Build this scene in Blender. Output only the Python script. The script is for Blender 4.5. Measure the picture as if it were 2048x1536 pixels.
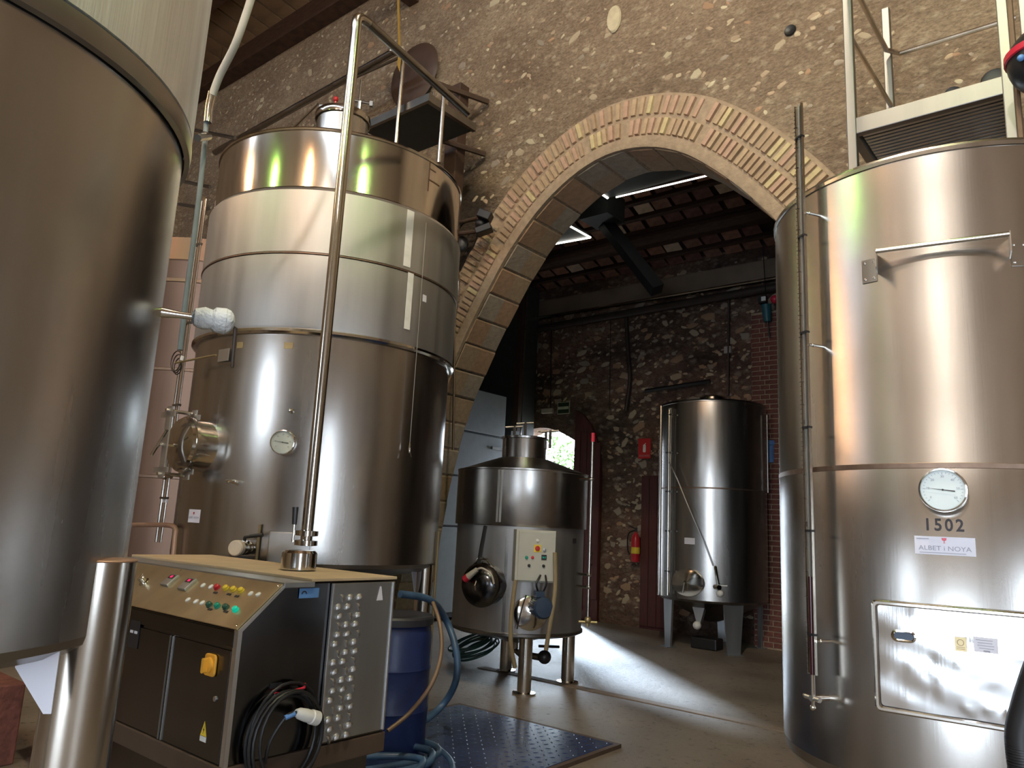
import bpy, math, random
from mathutils import Vector, Matrix
random.seed(7)
PI = math.pi
for o in list(bpy.data.objects): bpy.data.objects.remove(o)
scn = bpy.context.scene
COL = scn.collection

# ---------------------------------------------------------------- camera
FPX, PITCH, ROLL, EYE = 1500.0, math.radians(10.75), math.radians(2.85), 1.6
_f = Vector((0, math.cos(PITCH), math.sin(PITCH)))
_u0 = Vector((0, -math.sin(PITCH), math.cos(PITCH)))
_r0 = Vector((1, 0, 0))
CR = math.cos(ROLL)*_r0 + math.sin(ROLL)*_u0
CU = -math.sin(ROLL)*_r0 + math.cos(ROLL)*_u0
cam_d = bpy.data.cameras.new('camera')
cam = bpy.data.objects.new('camera', cam_d)
COL.objects.link(cam)
cam_d.sensor_fit = 'HORIZONTAL'; cam_d.sensor_width = 36.0
cam_d.lens = FPX/2048*36.0
cam_d.clip_start = 0.02; cam_d.clip_end = 300
cam.matrix_world = Matrix(((CR.x, CU.x, -_f.x, 0), (CR.y, CU.y, -_f.y, 0), (CR.z, CU.z, -_f.z, EYE), (0, 0, 0, 1)))
scn.camera = cam

# ---------------------------------------------------------------- world, light, exposure
SKY = 13.0
world = bpy.data.worlds.new('world'); scn.world = world; world.use_nodes = True
bg = world.node_tree.nodes['Background']
bg.inputs[0].default_value = (0.74, 0.86, 1.0, 1); bg.inputs[1].default_value = SKY
scn.view_settings.view_transform = 'Standard'
scn.view_settings.look = 'None'
scn.view_settings.exposure = -0.08
scn.view_settings.gamma = 1.0
scn.view_settings.use_curve_mapping = False
cy = scn.cycles
cy.use_denoising = True
cy.max_bounces = 7; cy.diffuse_bounces = 4; cy.glossy_bounces = 5; cy.transmission_bounces = 4
cy.sample_clamp_indirect = 6.0; cy.sample_clamp_direct = 0
cy.caustics_reflective = False; cy.caustics_refractive = False
LAMP_W = 150.0      # warm high-bay lamps
GREEN_W = 45.0     # greenish mercury lamps

sun_d = bpy.data.lights.new('sun', 'SUN'); sun_d.energy = 14.0; sun_d.angle = math.radians(4.5); sun_d.color = (.66, .82, 1.0)
sun = bpy.data.objects.new('sun', sun_d); COL.objects.link(sun)
sun.rotation_euler = Vector((.13, -1, -math.tan(math.radians(24)))).to_track_quat('-Z', 'Y').to_euler()

# room axes: s runs right along the stone walls, w runs away from the camera, z up
YAW = math.radians(-39.5)
A = Vector((math.cos(YAW), math.sin(YAW), 0)); B = Vector((-math.sin(YAW), math.cos(YAW), 0))
def rm(s, w, z=0.0): return A*s + B*w + Vector((0, 0, z))
EYEV = Vector((0, 0, EYE))
def ray(px, py): return (CR*((px-1024)/FPX) - CU*((py-768)/FPX) + _f).normalized()
def at_z(px, py, z):
    r = ray(px, py); return EYEV + r*((z-EYE)/r.z)
def at_w(px, py, w):
    r = ray(px, py); return EYEV + r*(w/r.dot(B))
def at_s(px, py, s):
    r = ray(px, py); return EYEV + r*(s/r.dot(A))
def sz(p): return (p.dot(A), p.z)
def ROOM(s, w, z):       # frame: local x = s, y = up, z = towards the camera side (-w)
    p = rm(s, w, z)
    return Matrix(((A.x, 0, -B.x, p.x), (A.y, 0, -B.y, p.y), (0, 1, 0, p.z), (0, 0, 0, 1)))
def FLAT(s, w, z, rot=0.0):       # frame: local x = s, y = w, z = up
    p = rm(s, w, z)
    return Matrix(((A.x, B.x, 0, p.x), (A.y, B.y, 0, p.y), (0, 0, 1, p.z), (0, 0, 0, 1))) @ Matrix.Rotation(rot, 4, 'Z')

# ---------------------------------------------------------------- geometry accumulator
class G:
    def __init__(s, m=None):
        s.v = []; s.f = []; s.m = m or Matrix.Identity(4)
    def add(s, vs, fs):
        n = len(s.v); s.v += [s.m @ Vector(p) for p in vs]; s.f += [tuple(i+n for i in f) for f in fs]; return s
    def box(s, c, d, rz=0.0, ry=0.0, rx=0.0):
        r = Matrix.Rotation(rz, 3, 'Z') @ Matrix.Rotation(ry, 3, 'Y') @ Matrix.Rotation(rx, 3, 'X')
        c = Vector(c); vs = []
        for x in (-.5, .5):
            for y in (-.5, .5):
                for z in (-.5, .5): vs.append(c + r @ Vector((x*d[0], y*d[1], z*d[2])))
        return s.add(vs, [(0,1,3,2),(4,6,7,5),(0,4,5,1),(2,3,7,6),(0,2,6,4),(1,5,7,3)])
    def lathe(s, prof, c=(0,0,0), seg=48, axis='Z', a0=0.0, a1=2*PI):
        full = abs(a1-a0-2*PI) < 1e-6; n = seg if full else seg+1; vs = []
        c = Vector(c)
        for r, h in prof:
            for i in range(n):
                t = a0 + (a1-a0)*i/seg; x, y = r*math.cos(t), r*math.sin(t)
                p = Vector((x, y, h)) if axis == 'Z' else (Vector((h, x, y)) if axis == 'X' else Vector((y, h, x)))
                vs.append(c+p)
        fs = []
        for k in range(len(prof)-1):
            for i in range(seg):
                j = (i+1) % n
                fs.append((k*n+i, k*n+j, (k+1)*n+j, (k+1)*n+i))
        return s.add(vs, fs)
    def disc(s, r, c=(0,0,0), h=0.01, seg=32, r2=None, axis='Z'):
        r2 = r if r2 is None else r2
        return s.lathe([(1e-4, 0), (r, 0), (r2, h), (1e-4, h)], c, seg, axis)
    def tube(s, path, r, seg=10, closed=False, caps=True):
        P = [Vector(p) for p in path]; n = len(P)
        rr = r if isinstance(r, (list, tuple)) else [r]*n
        vs = []; up = None
        for i in range(n):
            if closed: t = P[(i+1) % n]-P[i-1]
            else: t = P[min(i+1, n-1)]-P[max(i-1, 0)]
            t.normalize()
            if up is None:
                up = Vector((0,0,1)) if abs(t.z) < .9 else Vector((1,0,0))
            b = t.cross(up).normalized(); up = b.cross(t).normalized()
            for k in range(seg):
                a = 2*PI*k/seg; vs.append(P[i] + (b*math.cos(a) + up*math.sin(a))*rr[i])
        fs = []
        for i in range(n if closed else n-1):
            j = (i+1) % n
            for k in range(seg):
                l = (k+1) % seg; fs.append((i*seg+k, i*seg+l, j*seg+l, j*seg+k))
        if caps and not closed:
            fs.append(tuple(range(seg-1, -1, -1))); fs.append(tuple((n-1)*seg+k for k in range(seg)))
        return s.add(vs, fs)
    def prism(s, poly, z0, z1):
        n = len(poly); vs = [(x, y, z0) for x, y in poly] + [(x, y, z1) for x, y in poly]
        fs = [tuple(range(n-1, -1, -1)), tuple(range(n, 2*n))]
        for i in range(n): fs.append((i, (i+1) % n, n+(i+1) % n, n+i))
        return s.add(vs, fs)
    def ball(s, c, r, seg=12, rings=8, sc=(1,1,1)):
        vs = []; c = Vector(c)
        for j in range(rings+1):
            t = PI*j/rings
            for i in range(seg):
                a = 2*PI*i/seg
                vs.append(c + Vector((r*sc[0]*math.sin(t)*math.cos(a), r*sc[1]*math.sin(t)*math.sin(a), r*sc[2]*math.cos(t))))
        fs = [(j*seg+i, j*seg+(i+1) % seg, (j+1)*seg+(i+1) % seg, (j+1)*seg+i) for j in range(rings) for i in range(seg)]
        return s.add(vs, fs)

def smooth_path(pts, k=8):
    P = [Vector(p) for p in pts]; out = []
    for i in range(len(P)-1):
        a, b, c, d = P[max(i-1,0)], P[i], P[i+1], P[min(i+2, len(P)-1)]
        for j in range(k):
            t = j/k
            out.append(.5*((2*b) + (c-a)*t + (2*a-5*b+4*c-d)*t*t + (3*b-a-3*c+d)*t**3))
    out.append(P[-1]); return out

WP = {}
def wpos(o): return WP.get(o.name, Vector((0,0,0)))
def link_mesh(name, verts, faces, mat, parent=None, smooth=True, bevel=0.0, origin=None, angle=35):
    if origin is None:
        if parent is not None or not verts: 
            lo = [min(v[i] for v in verts) for i in range(3)]; hi = [max(v[i] for v in verts) for i in range(3)]
            origin = Vector([(a+b)/2 for a, b in zip(lo, hi)])
        else:
            lo = [min(v[i] for v in verts) for i in range(3)]; hi = [max(v[i] for v in verts) for i in range(3)]
            origin = Vector(((lo[0]+hi[0])/2, (lo[1]+hi[1])/2, lo[2]))
    me = bpy.data.meshes.new(name)
    me.from_pydata([tuple(v-origin) for v in verts], [], faces)
    me.validate(); me.update()
    if smooth:
        me.shade_smooth(); me.set_sharp_from_angle(angle=math.radians(angle))
    if mat: me.materials.append(mat)
    o = bpy.data.objects.new(name, me); COL.objects.link(o)
    base = wpos(parent) if parent else Vector((0,0,0))
    o.location = origin - base
    WP[o.name] = origin.copy()
    if parent: o.parent = parent
    if bevel:
        b = o.modifiers.new('bevel', 'BEVEL'); b.width = bevel; b.segments = 2; b.limit_method = 'ANGLE'; b.angle_limit = math.radians(40)
    return o
def obj(name, g, mat, parent=None, **k): return link_mesh(name, g.v, g.f, mat, parent, **k)
def thing(name, label, cat, loc, group=None):
    o = bpy.data.objects.new(name, None); COL.objects.link(o); o.location = loc; WP[o.name] = Vector(loc)
    o.empty_display_size = .1
    return tag(o, label, cat, group)
def tag(o, label, cat, group=None, kind=None):
    o['label'] = label; o['category'] = cat
    if group: o['group'] = group
    if kind: o['kind'] = kind
    return o
def struct(o): o['kind'] = 'structure'; return o
def stuff(o): o['kind'] = 'stuff'; return o
def inst(name, me, parent, mw):       # shared mesh, world matrix mw
    o = bpy.data.objects.new(name, me); COL.objects.link(o)
    base = wpos(parent); o.parent = parent
    o.matrix_local = Matrix.Translation(-base) @ mw
    return o
def mesh_of(g, mat, smooth=True):
    me = bpy.data.meshes.new('shared'); me.from_pydata([tuple(v) for v in g.v], [], g.f); me.update()
    if smooth: me.shade_smooth(); me.set_sharp_from_angle(angle=math.radians(35))
    if mat: me.materials.append(mat)
    return me
def text(name, body, size, mat, frame, parent, align='CENTER', ext=0.0006, wrap=None, bold=0.0, sx=1.0, space=1.0):
    cu = bpy.data.curves.new(name, 'FONT'); cu.body = body; cu.size = size; cu.align_x = align; cu.align_y = 'CENTER'
    cu.extrude = ext; cu.offset = bold; cu.resolution_u = 3; cu.space_character = space
    t = bpy.data.objects.new(name, cu); COL.objects.link(t)
    dg = bpy.context.evaluated_depsgraph_get()
    me0 = t.evaluated_get(dg).to_mesh()
    vs = [Vector((v.co.x*sx, v.co.y, v.co.z)) for v in me0.vertices]; fs = [tuple(p.vertices) for p in me0.polygons]
    t.evaluated_get(dg).to_mesh_clear(); bpy.data.objects.remove(t)
    if wrap: vs = [wrap(v) for v in vs]
    else: vs = [frame @ v for v in vs]
    return link_mesh(name, vs, fs, mat, parent, smooth=False)

# ---------------------------------------------------------------- materials
def principled(name):
    m = bpy.data.materials.new(name); m.use_nodes = True; nt = m.node_tree
    return m, nt, nt.nodes['Principled BSDF']
def rgb(c): return (c[0], c[1], c[2], 1)
def mat(name, col, rough=.5, metal=0.0, var=.12, scale=8.0, bump=0.0, bscale=40.0, emit=None, es=1.0, coat=0.0, trans=0.0, spec=None, stretch=(1,1,1)):
    m, nt, p = principled(name); N = nt.nodes; L = nt.links
    tc = N.new('ShaderNodeTexCoord'); mp = N.new('ShaderNodeMapping'); mp.inputs['Scale'].default_value = stretch
    L.new(tc.outputs['Object'], mp.inputs[0])
    n = N.new('ShaderNodeTexNoise'); n.inputs['Scale'].default_value = scale; n.inputs['Detail'].default_value = 5
    L.new(mp.outputs[0], n.inputs['Vector'])
    cr = N.new('ShaderNodeValToRGB')
    cr.color_ramp.elements[0].position = .3; cr.color_ramp.elements[1].position = .7
    cr.color_ramp.elements[0].color = rgb([max(0, c*(1-var)) for c in col]); cr.color_ramp.elements[1].color = rgb([min(1, c*(1+var)) for c in col])
    L.new(n.outputs[0], cr.inputs[0]); L.new(cr.outputs[0], p.inputs['Base Color'])
    p.inputs['Roughness'].default_value = rough; p.inputs['Metallic'].default_value = metal
    if coat: p.inputs['Coat Weight'].default_value = coat
    if trans: p.inputs['Transmission Weight'].default_value = trans
    if spec is not None: p.inputs['Specular IOR Level'].default_value = spec
    if emit: p.inputs['Emission Color'].default_value = rgb(emit); p.inputs['Emission Strength'].default_value = es
    if bump:
        n2 = N.new('ShaderNodeTexNoise'); n2.inputs['Scale'].default_value = bscale; n2.inputs['Detail'].default_value = 4
        L.new(mp.outputs[0], n2.inputs['Vector'])
        b = N.new('ShaderNodeBump'); b.inputs['Strength'].default_value = bump; b.inputs['Distance'].default_value = .01
        L.new(n2.outputs[0], b.inputs['Height']); L.new(b.outputs[0], p.inputs['Normal'])
    return m
def steel(name, col=(.55,.53,.50), rough=.25, aniso=0.0, streak=(3,3,.25), bump=.03, rvar=.08, horiz=False):
    m, nt, p = principled(name); N = nt.nodes; L = nt.links
    p.inputs['Metallic'].default_value = 1.0
    tc = N.new('ShaderNodeTexCoord'); mp = N.new('ShaderNodeMapping'); mp.inputs['Scale'].default_value = streak
    L.new(tc.outputs['Object'], mp.inputs[0])
    n = N.new('ShaderNodeTexNoise'); n.inputs['Scale'].default_value = 2.2; n.inputs['Detail'].default_value = 6; L.new(mp.outputs[0], n.inputs['Vector'])
    mr = N.new('ShaderNodeMapRange'); mr.inputs[3].default_value = max(.02, rough-rvar); mr.inputs[4].default_value = rough+rvar
    L.new(n.outputs[0], mr.inputs[0]); L.new(mr.outputs[0], p.inputs['Roughness'])
    cr = N.new('ShaderNodeValToRGB'); cr.color_ramp.elements[0].position = .3; cr.color_ramp.elements[1].position = .75
    cr.color_ramp.elements[0].color = rgb([c*.86 for c in col]); cr.color_ramp.elements[1].color = rgb([min(1, c*1.08) for c in col])
    L.new(n.outputs[0], cr.inputs[0]); L.new(cr.outputs[0], p.inputs['Base Color'])
    if aniso:
        p.inputs['Anisotropic'].default_value = aniso
        t = N.new('ShaderNodeTangent'); t.direction_type = 'RADIAL'; t.axis = 'Z'; L.new(t.outputs[0], p.inputs['Tangent'])
    # fine brushing and faint dents
    mp2 = N.new('ShaderNodeMapping'); mp2.inputs['Scale'].default_value = (1, 1, 30) if horiz else (20, 20, .6)
    L.new(tc.outputs['Object'], mp2.inputs[0])
    n2 = N.new('ShaderNodeTexNoise'); n2.inputs['Scale'].default_value = 6; n2.inputs['Detail'].default_value = 3; L.new(mp2.outputs[0], n2.inputs['Vector'])
    n3 = N.new('ShaderNodeTexNoise'); n3.inputs['Scale'].default_value = 1.6; n3.inputs['Detail'].default_value = 1; L.new(tc.outputs['Object'], n3.inputs['Vector'])
    b1 = N.new('ShaderNodeBump'); b1.inputs['Strength'].default_value = bump; b1.inputs['Distance'].default_value = .004; L.new(n2.outputs[0], b1.inputs['Height'])
    b2 = N.new('ShaderNodeBump'); b2.inputs['Strength'].default_value = .25; b2.inputs['Distance'].default_value = .02; L.new(n3.outputs[0], b2.inputs['Height'])
    L.new(b1.outputs[0], b2.inputs['Normal']); L.new(b2.outputs[0], p.inputs['Normal'])
    return m
M = {}
M['steel'] = steel('steel_shell', (.50,.475,.445), .25, .55)
M['steel_rim'] = steel('steel_polished_band', (.60,.57,.52), .13, .3, bump=.015)
M['steel_jacket'] = steel('steel_jacket', (.47,.455,.44), .46, .5, horiz=True, bump=.08)
M['steel_white'] = steel('steel_insulated_jacket', (.84,.87,.90), .45, .2, streak=(6,6,.5), bump=.5)
M['steel_dark'] = steel('steel_dark', (.30,.285,.265), .3, .4)
M['steel_orange_lit'] = steel('steel_orange_lit', (.20,.125,.09), .42, .3)  # orange lamplight put into the base colour of the steel
M['chrome'] = steel('polished_steel_fittings', (.66,.64,.60), .12, 0, bump=0.0, rvar=.04)
M['tubesteel'] = steel('steel_tube', (.60,.56,.50), .2, 0, bump=0.0)
M['channel'] = steel('steel_channel', (.27,.255,.24), .45, 0)
M['plate'] = steel('steel_flat_plate', (.66,.66,.66), .4, 0)
M['door_steel'] = steel('steel_door_pressed', (.74,.75,.76), .16, 0, rvar=.06)
M['galv'] = steel('galvanised_sheet', (.46,.48,.50), .42, 0)
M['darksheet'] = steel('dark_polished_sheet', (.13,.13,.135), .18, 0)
M['copper'] = mat('copper_dust', (.42,.26,.18), .5, .6, bump=.2)
M['weld'] = mat('weld_seam_brown', (.22,.15,.11), .45, .8, scale=30)
M['black'] = mat('black_rubber', (.012,.012,.013), .45)
M['blackplastic'] = mat('black_plastic', (.02,.02,.022), .35)
M['white'] = mat('white_plastic', (.75,.75,.72), .4)
M['cream'] = mat('cream_plastic', (.55,.50,.42), .5)
M['dial'] = mat('dial_face', (.72,.80,.78), .5, var=.03)
M['ink'] = mat('black_ink', (.03,.025,.03), .6)
M['greyink'] = mat('grey_ink', (.32,.32,.38), .6)
M['label'] = mat('paper_label', (.70,.70,.78), .5, var=.03)
M['red'] = mat('red_paint', (.50,.02,.03), .35)
M['redplastic'] = mat('red_plastic', (.62,.03,.06), .35)
M['darkred'] = mat('dark_red_timber', (.085,.022,.018), .6, var=.25, stretch=(8,8,.6), bump=.3)
M['orange'] = mat('yellow_orange_switch', (.85,.42,.05), .4)
M['yellow'] = mat('yellow_plastic', (.80,.58,.05), .4)
M['green'] = mat('green_plastic', (.01,.30,.20), .3)
M['darkgreen'] = mat('dark_green_plastic', (.02,.09,.06), .3)
M['bluepaint'] = mat('blue_sticker', (.12,.28,.60), .5)
M['hoseblue'] = mat('blue_hose_rubber', (.05,.10,.18), .4, var=.5, scale=5)
M['hosewhite'] = mat('white_hose', (.60,.58,.52), .45)
M['hosegrey'] = mat('grey_blue_hose', (.20,.25,.27), .45)
M['hosegreen'] = mat('dark_green_hose', (.02,.07,.06), .4)
M['hosebeige'] = mat('beige_hose', (.26,.20,.11), .5)
M['barrel'] = mat('blue_barrel_plastic', (.018,.032,.12), .38, var=.15, bump=.1)
M['barreltop'] = mat('black_barrel_lid', (.03,.03,.04), .5)
M['frost'] = mat('white_frost', (.72,.76,.78), .8, bump=1.0, bscale=60)
M['brass'] = mat('brass_plate', (.45,.36,.20), .4, .8)
M['panelmetal'] = steel('control_panel_metal', (.60,.54,.38), .33, 0)
M['board'] = mat('beige_board', (.52,.40,.26), .75, var=.1, scale=5, bump=.1)
M['brownbase'] = mat('brown_steel_base', (.07,.045,.03), .55)
M['blueplate'] = mat('blue_painted_plate', (.03,.05,.13), .26, .1, var=.3, scale=4, coat=.3)
M['tread'] = mat('worn_blue_tread', (.035,.055,.13), .25, .1, var=.4, scale=10)
M['rust'] = mat('rusty_angle', (.10,.065,.045), .6, .3, bump=.3)
M['timber'] = mat('dark_roof_timber', (.055,.026,.016), .7, var=.35, stretch=(1,1,6), bump=.4)
M['boards'] = mat('roof_boards', (.25,.155,.085), .75, var=.3, scale=2, bump=.3)
M['ceildark'] = mat('roof_underside_dark', (.045,.022,.018), .85, var=.4, bump=.3)
M['greypanel'] = mat('grey_insulated_panel', (.34,.37,.39), .55, var=.06)
M['darkpanel'] = mat('dark_duct_sheet', (.05,.055,.05), .5)
M['browncol'] = mat('dark_brown_sheet', (.07,.04,.028), .5)
M['conduit'] = mat('dark_conduit', (.06,.045,.038), .45, .4)
M['box'] = mat('grey_junction_box', (.45,.43,.40), .6)
M['signred'] = mat('red_sign', (.55,.03,.03), .5, var=.05)
M['signgreen'] = mat('dark_green_sign', (.03,.05,.02), .4)
M['signpale'] = mat('pale_sign_print', (.55,.55,.40), .5)
M['motor'] = mat('blue_motor_paint', (.03,.05,.09), .4)
M['cabinet'] = mat('cabinet_grey_enamel', (.50,.50,.44), .45, var=.04)
M['leaf'] = mat('leaf_green', (.10,.20,.04), .6, var=.5, scale=3)
M['gravel'] = mat('pale_ground_outside', (.5,.47,.40), .9, var=.2, bump=.3)
M['tubefl'] = mat('lit_fluorescent_tube', (.9,.9,.85), .4, emit=(1,.96,.86), es=5.0)
M['lampwarm'] = mat('warm_lamp_bulb', (.9,.6,.3), .4, emit=(1,.50,.22), es=60.0)
M['lampgreen'] = mat('green_lamp_bulb', (.6,.9,.4), .4, emit=(.50,1,.16), es=60.0)
M['ledred'] = mat('lit_red_display', (.5,.0,.05), .4, emit=(1,.02,.12), es=1.6)
M['ledgreen'] = mat('lit_green_button', (.0,.4,.3), .3, emit=(0,.8,.5), es=.35)
M['wine'] = mat('red_wine_in_tube', (.035,.006,.008), .2)
M['strap'] = mat('yellow_strap', (.40,.24,.04), .7)
M['reddish'] = mat('red_brick_pillar', (.16,.055,.04), .8, var=.3, scale=20, bump=.5)
M['gaugebrown'] = mat('brown_stained_scale', (.20,.13,.08), .45, .2)
def glass():
    m, nt, p = principled('clear_tube'); p.inputs['Base Color'].default_value = (.8,.8,.75,1)
    p.inputs['Roughness'].default_value = .1; p.inputs['Transmission Weight'].default_value = .9; p.inputs['IOR'].default_value = 1.1
    tc = nt.nodes.new('ShaderNodeTexNoise'); tc.inputs['Scale'].default_value = 3; mr = nt.nodes.new('ShaderNodeMapRange')
    mr.inputs[3].default_value = .08; mr.inputs[4].default_value = .2; nt.links.new(tc.outputs[0], mr.inputs[0]); nt.links.new(mr.outputs[0], p.inputs['Roughness'])
    return m
M['glass'] = glass()
def masonry(name, cols, dark, vs=9.0, bump=1.0, stain=None):
    m, nt, p = principled(name); N = nt.nodes; L = nt.links
    tc = N.new('ShaderNodeTexCoord')
    mp = N.new('ShaderNodeMapping'); mp.inputs['Rotation'].default_value = (0, 0, -YAW); mp.inputs['Scale'].default_value = (1, 1, 1.7)
    L.new(tc.outputs['Object'], mp.inputs[0])
    nw = N.new('ShaderNodeTexNoise'); nw.inputs['Scale'].default_value = 7; nw.inputs['Detail'].default_value = 4; L.new(mp.outputs[0], nw.inputs['Vector'])
    mixv = N.new('ShaderNodeMixRGB'); mixv.inputs[0].default_value = .14; L.new(mp.outputs[0], mixv.inputs[1]); L.new(nw.outputs['Color'], mixv.inputs[2])
    v = N.new('ShaderNodeTexVoronoi'); v.inputs['Scale'].default_value = vs; v.inputs['Randomness'].default_value = 1; L.new(mixv.outputs[0], v.inputs['Vector'])
    v2 = N.new('ShaderNodeTexVoronoi'); v2.feature = 'F1'; v2.inputs['Scale'].default_value = vs*2.3; L.new(mixv.outputs[0], v2.inputs['Vector'])
    big = N.new('ShaderNodeTexNoise'); big.inputs['Scale'].default_value = .8; big.inputs['Detail'].default_value = 7; big.inputs['Roughness'].default_value = .65; L.new(mp.outputs[0], big.inputs['Vector'])
    fine = N.new('ShaderNodeTexNoise'); fine.inputs['Scale'].default_value = 24; fine.inputs['Detail'].default_value = 7; fine.inputs['Roughness'].default_value = .7; L.new(mp.outputs[0], fine.inputs['Vector'])
    cr = N.new('ShaderNodeValToRGB'); el = cr.color_ramp.elements
    el[0].position = .34; el[0].color = rgb(dark); el[1].position = .68; el[1].color = rgb(cols[0])
    e = el.new(.55); e.color = rgb(cols[1])
    L.new(big.outputs[0], cr.inputs[0])
    # pale stone cores
    sep = N.new('ShaderNodeSeparateColor'); L.new(v.outputs['Color'], sep.inputs[0])
    gt = N.new('ShaderNodeMapRange'); gt.inputs[1].default_value = .05; gt.inputs[2].default_value = .55; gt.inputs[3].default_value = 1; gt.inputs[4].default_value = 0; L.new(v.outputs['Distance'], gt.inputs[0])
    m1 = N.new('ShaderNodeMath'); m1.operation = 'MULTIPLY'; L.new(gt.outputs[0], m1.inputs[0]); L.new(sep.outputs[0], m1.inputs[1])
    mx = N.new('ShaderNodeMixRGB'); mx.inputs[2].default_value = rgb(cols[2]); L.new(cr.outputs[0], mx.inputs[1]); L.new(m1.outputs[0], mx.inputs[0])
    fr = N.new('ShaderNodeMapRange'); fr.inputs[1].default_value = .3; fr.inputs[2].default_value = .68; fr.inputs[3].default_value = .48; fr.inputs[4].default_value = 1.18; L.new(fine.outputs[0], fr.inputs[0])
    ml = N.new('ShaderNodeMixRGB'); ml.blend_type = 'MULTIPLY'; ml.inputs[0].default_value = 1; L.new(mx.outputs[0], ml.inputs[1]); L.new(fr.outputs[0], ml.inputs[2])
    src = ml
    if stain:     # old soot stain on the masonry left of the arch
        c0 = at_w(918, 560, 6.3)
        vd = N.new('ShaderNodeVectorMath'); vd.operation = 'SUBTRACT'; vd.inputs[1].default_value = tuple(c0); L.new(tc.outputs['Object'], vd.inputs[0])
        vs_ = N.new('ShaderNodeVectorMath'); vs_.operation = 'MULTIPLY'; vs_.inputs[1].default_value = (2.2, 2.2, .75); L.new(vd.outputs[0], vs_.inputs[0])
        ln = N.new('ShaderNodeVectorMath'); ln.operation = 'LENGTH'; L.new(vs_.outputs[0], ln.inputs[0])
        aa = N.new('ShaderNodeMath'); aa.operation = 'MULTIPLY_ADD'; aa.inputs[1].default_value = 1.4; L.new(big.outputs[0], aa.inputs[0]); L.new(ln.outputs['Value'], aa.inputs[2])
        ms = N.new('ShaderNodeMapRange'); ms.inputs[1].default_value = 1.5; ms.inputs[2].default_value = 2.5; ms.inputs[3].default_value = .22; ms.inputs[4].default_value = 1; L.new(aa.outputs[0], ms.inputs[0])
        m3 = N.new('ShaderNodeMixRGB'); m3.blend_type = 'MULTIPLY'; m3.inputs[0].default_value = 1; L.new(ml.outputs[0], m3.inputs[1]); L.new(ms.outputs[0], m3.inputs[2]); src = m3
    L.new(src.outputs[0], p.inputs['Base Color'])
    p.inputs['Roughness'].default_value = .92
    ad = N.new('ShaderNodeMath'); ad.operation = 'MULTIPLY_ADD'; ad.inputs[1].default_value = -.7; L.new(v.outputs['Distance'], ad.inputs[0]); L.new(fine.outputs[0], ad.inputs[2])
    ad2 = N.new('ShaderNodeMath'); ad2.operation = 'MULTIPLY_ADD'; ad2.inputs[1].default_value = -.4; L.new(v2.outputs['Distance'], ad2.inputs[0]); L.new(ad.outputs[0], ad2.inputs[2])
    b = N.new('ShaderNodeBump'); b.inputs['Strength'].default_value = bump; b.inputs['Distance'].default_value = .05; L.new(ad2.outputs[0], b.inputs['Height'])
    L.new(b.outputs[0], p.inputs['Normal'])
    return m
M['wall_front'] = masonry('rubble_wall', [(.44,.33,.22), (.36,.26,.175), (.56,.45,.31)], (.26,.18,.12), bump=.7, stain=True)
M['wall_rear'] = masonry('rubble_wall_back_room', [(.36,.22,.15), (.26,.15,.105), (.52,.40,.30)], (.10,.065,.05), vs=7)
M['plain_wall'] = mat('old_plaster', (.20,.15,.11), .9, var=.2, scale=2, bump=.5)
M['rear_plaster'] = mat('pale_old_plaster', (.38,.32,.25), .9, var=.2, scale=2, bump=.5)
M['mortar'] = mat('arch_mortar', (.38,.28,.19), .9, var=.15, scale=15, bump=.8, bscale=30)
STONE = [mat('stone_pale', (.52,.42,.29), .9, var=.12, scale=14, bump=.6), mat('stone_buff', (.46,.34,.23), .9, var=.15, scale=14, bump=.6),
         mat('stone_grey', (.38,.31,.24), .9, var=.15, scale=14, bump=.6), mat('stone_cream', (.58,.50,.34), .9, var=.1, scale=14, bump=.6),
         mat('stone_rust', (.42,.26,.16), .9, var=.15, scale=14, bump=.6)]
BRICK = [mat('brick_buff', (.46,.33,.21), .88, var=.12, scale=20, bump=.5), mat('brick_tan', (.40,.28,.18), .88, var=.12, scale=20, bump=.5),
         mat('brick_yellow', (.56,.45,.25), .88, var=.12, scale=20, bump=.5), mat('brick_pink', (.48,.31,.22), .88, var=.12, scale=20, bump=.5)]
TILE = [mat('tile_dark', (.16,.075,.06), .85, var=.3), mat('tile_brown', (.25,.13,.09), .85, var=.3), mat('tile_pale', (.60,.46,.33), .85, var=.2), mat('tile_red', (.32,.15,.10), .85, var=.3)]
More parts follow.
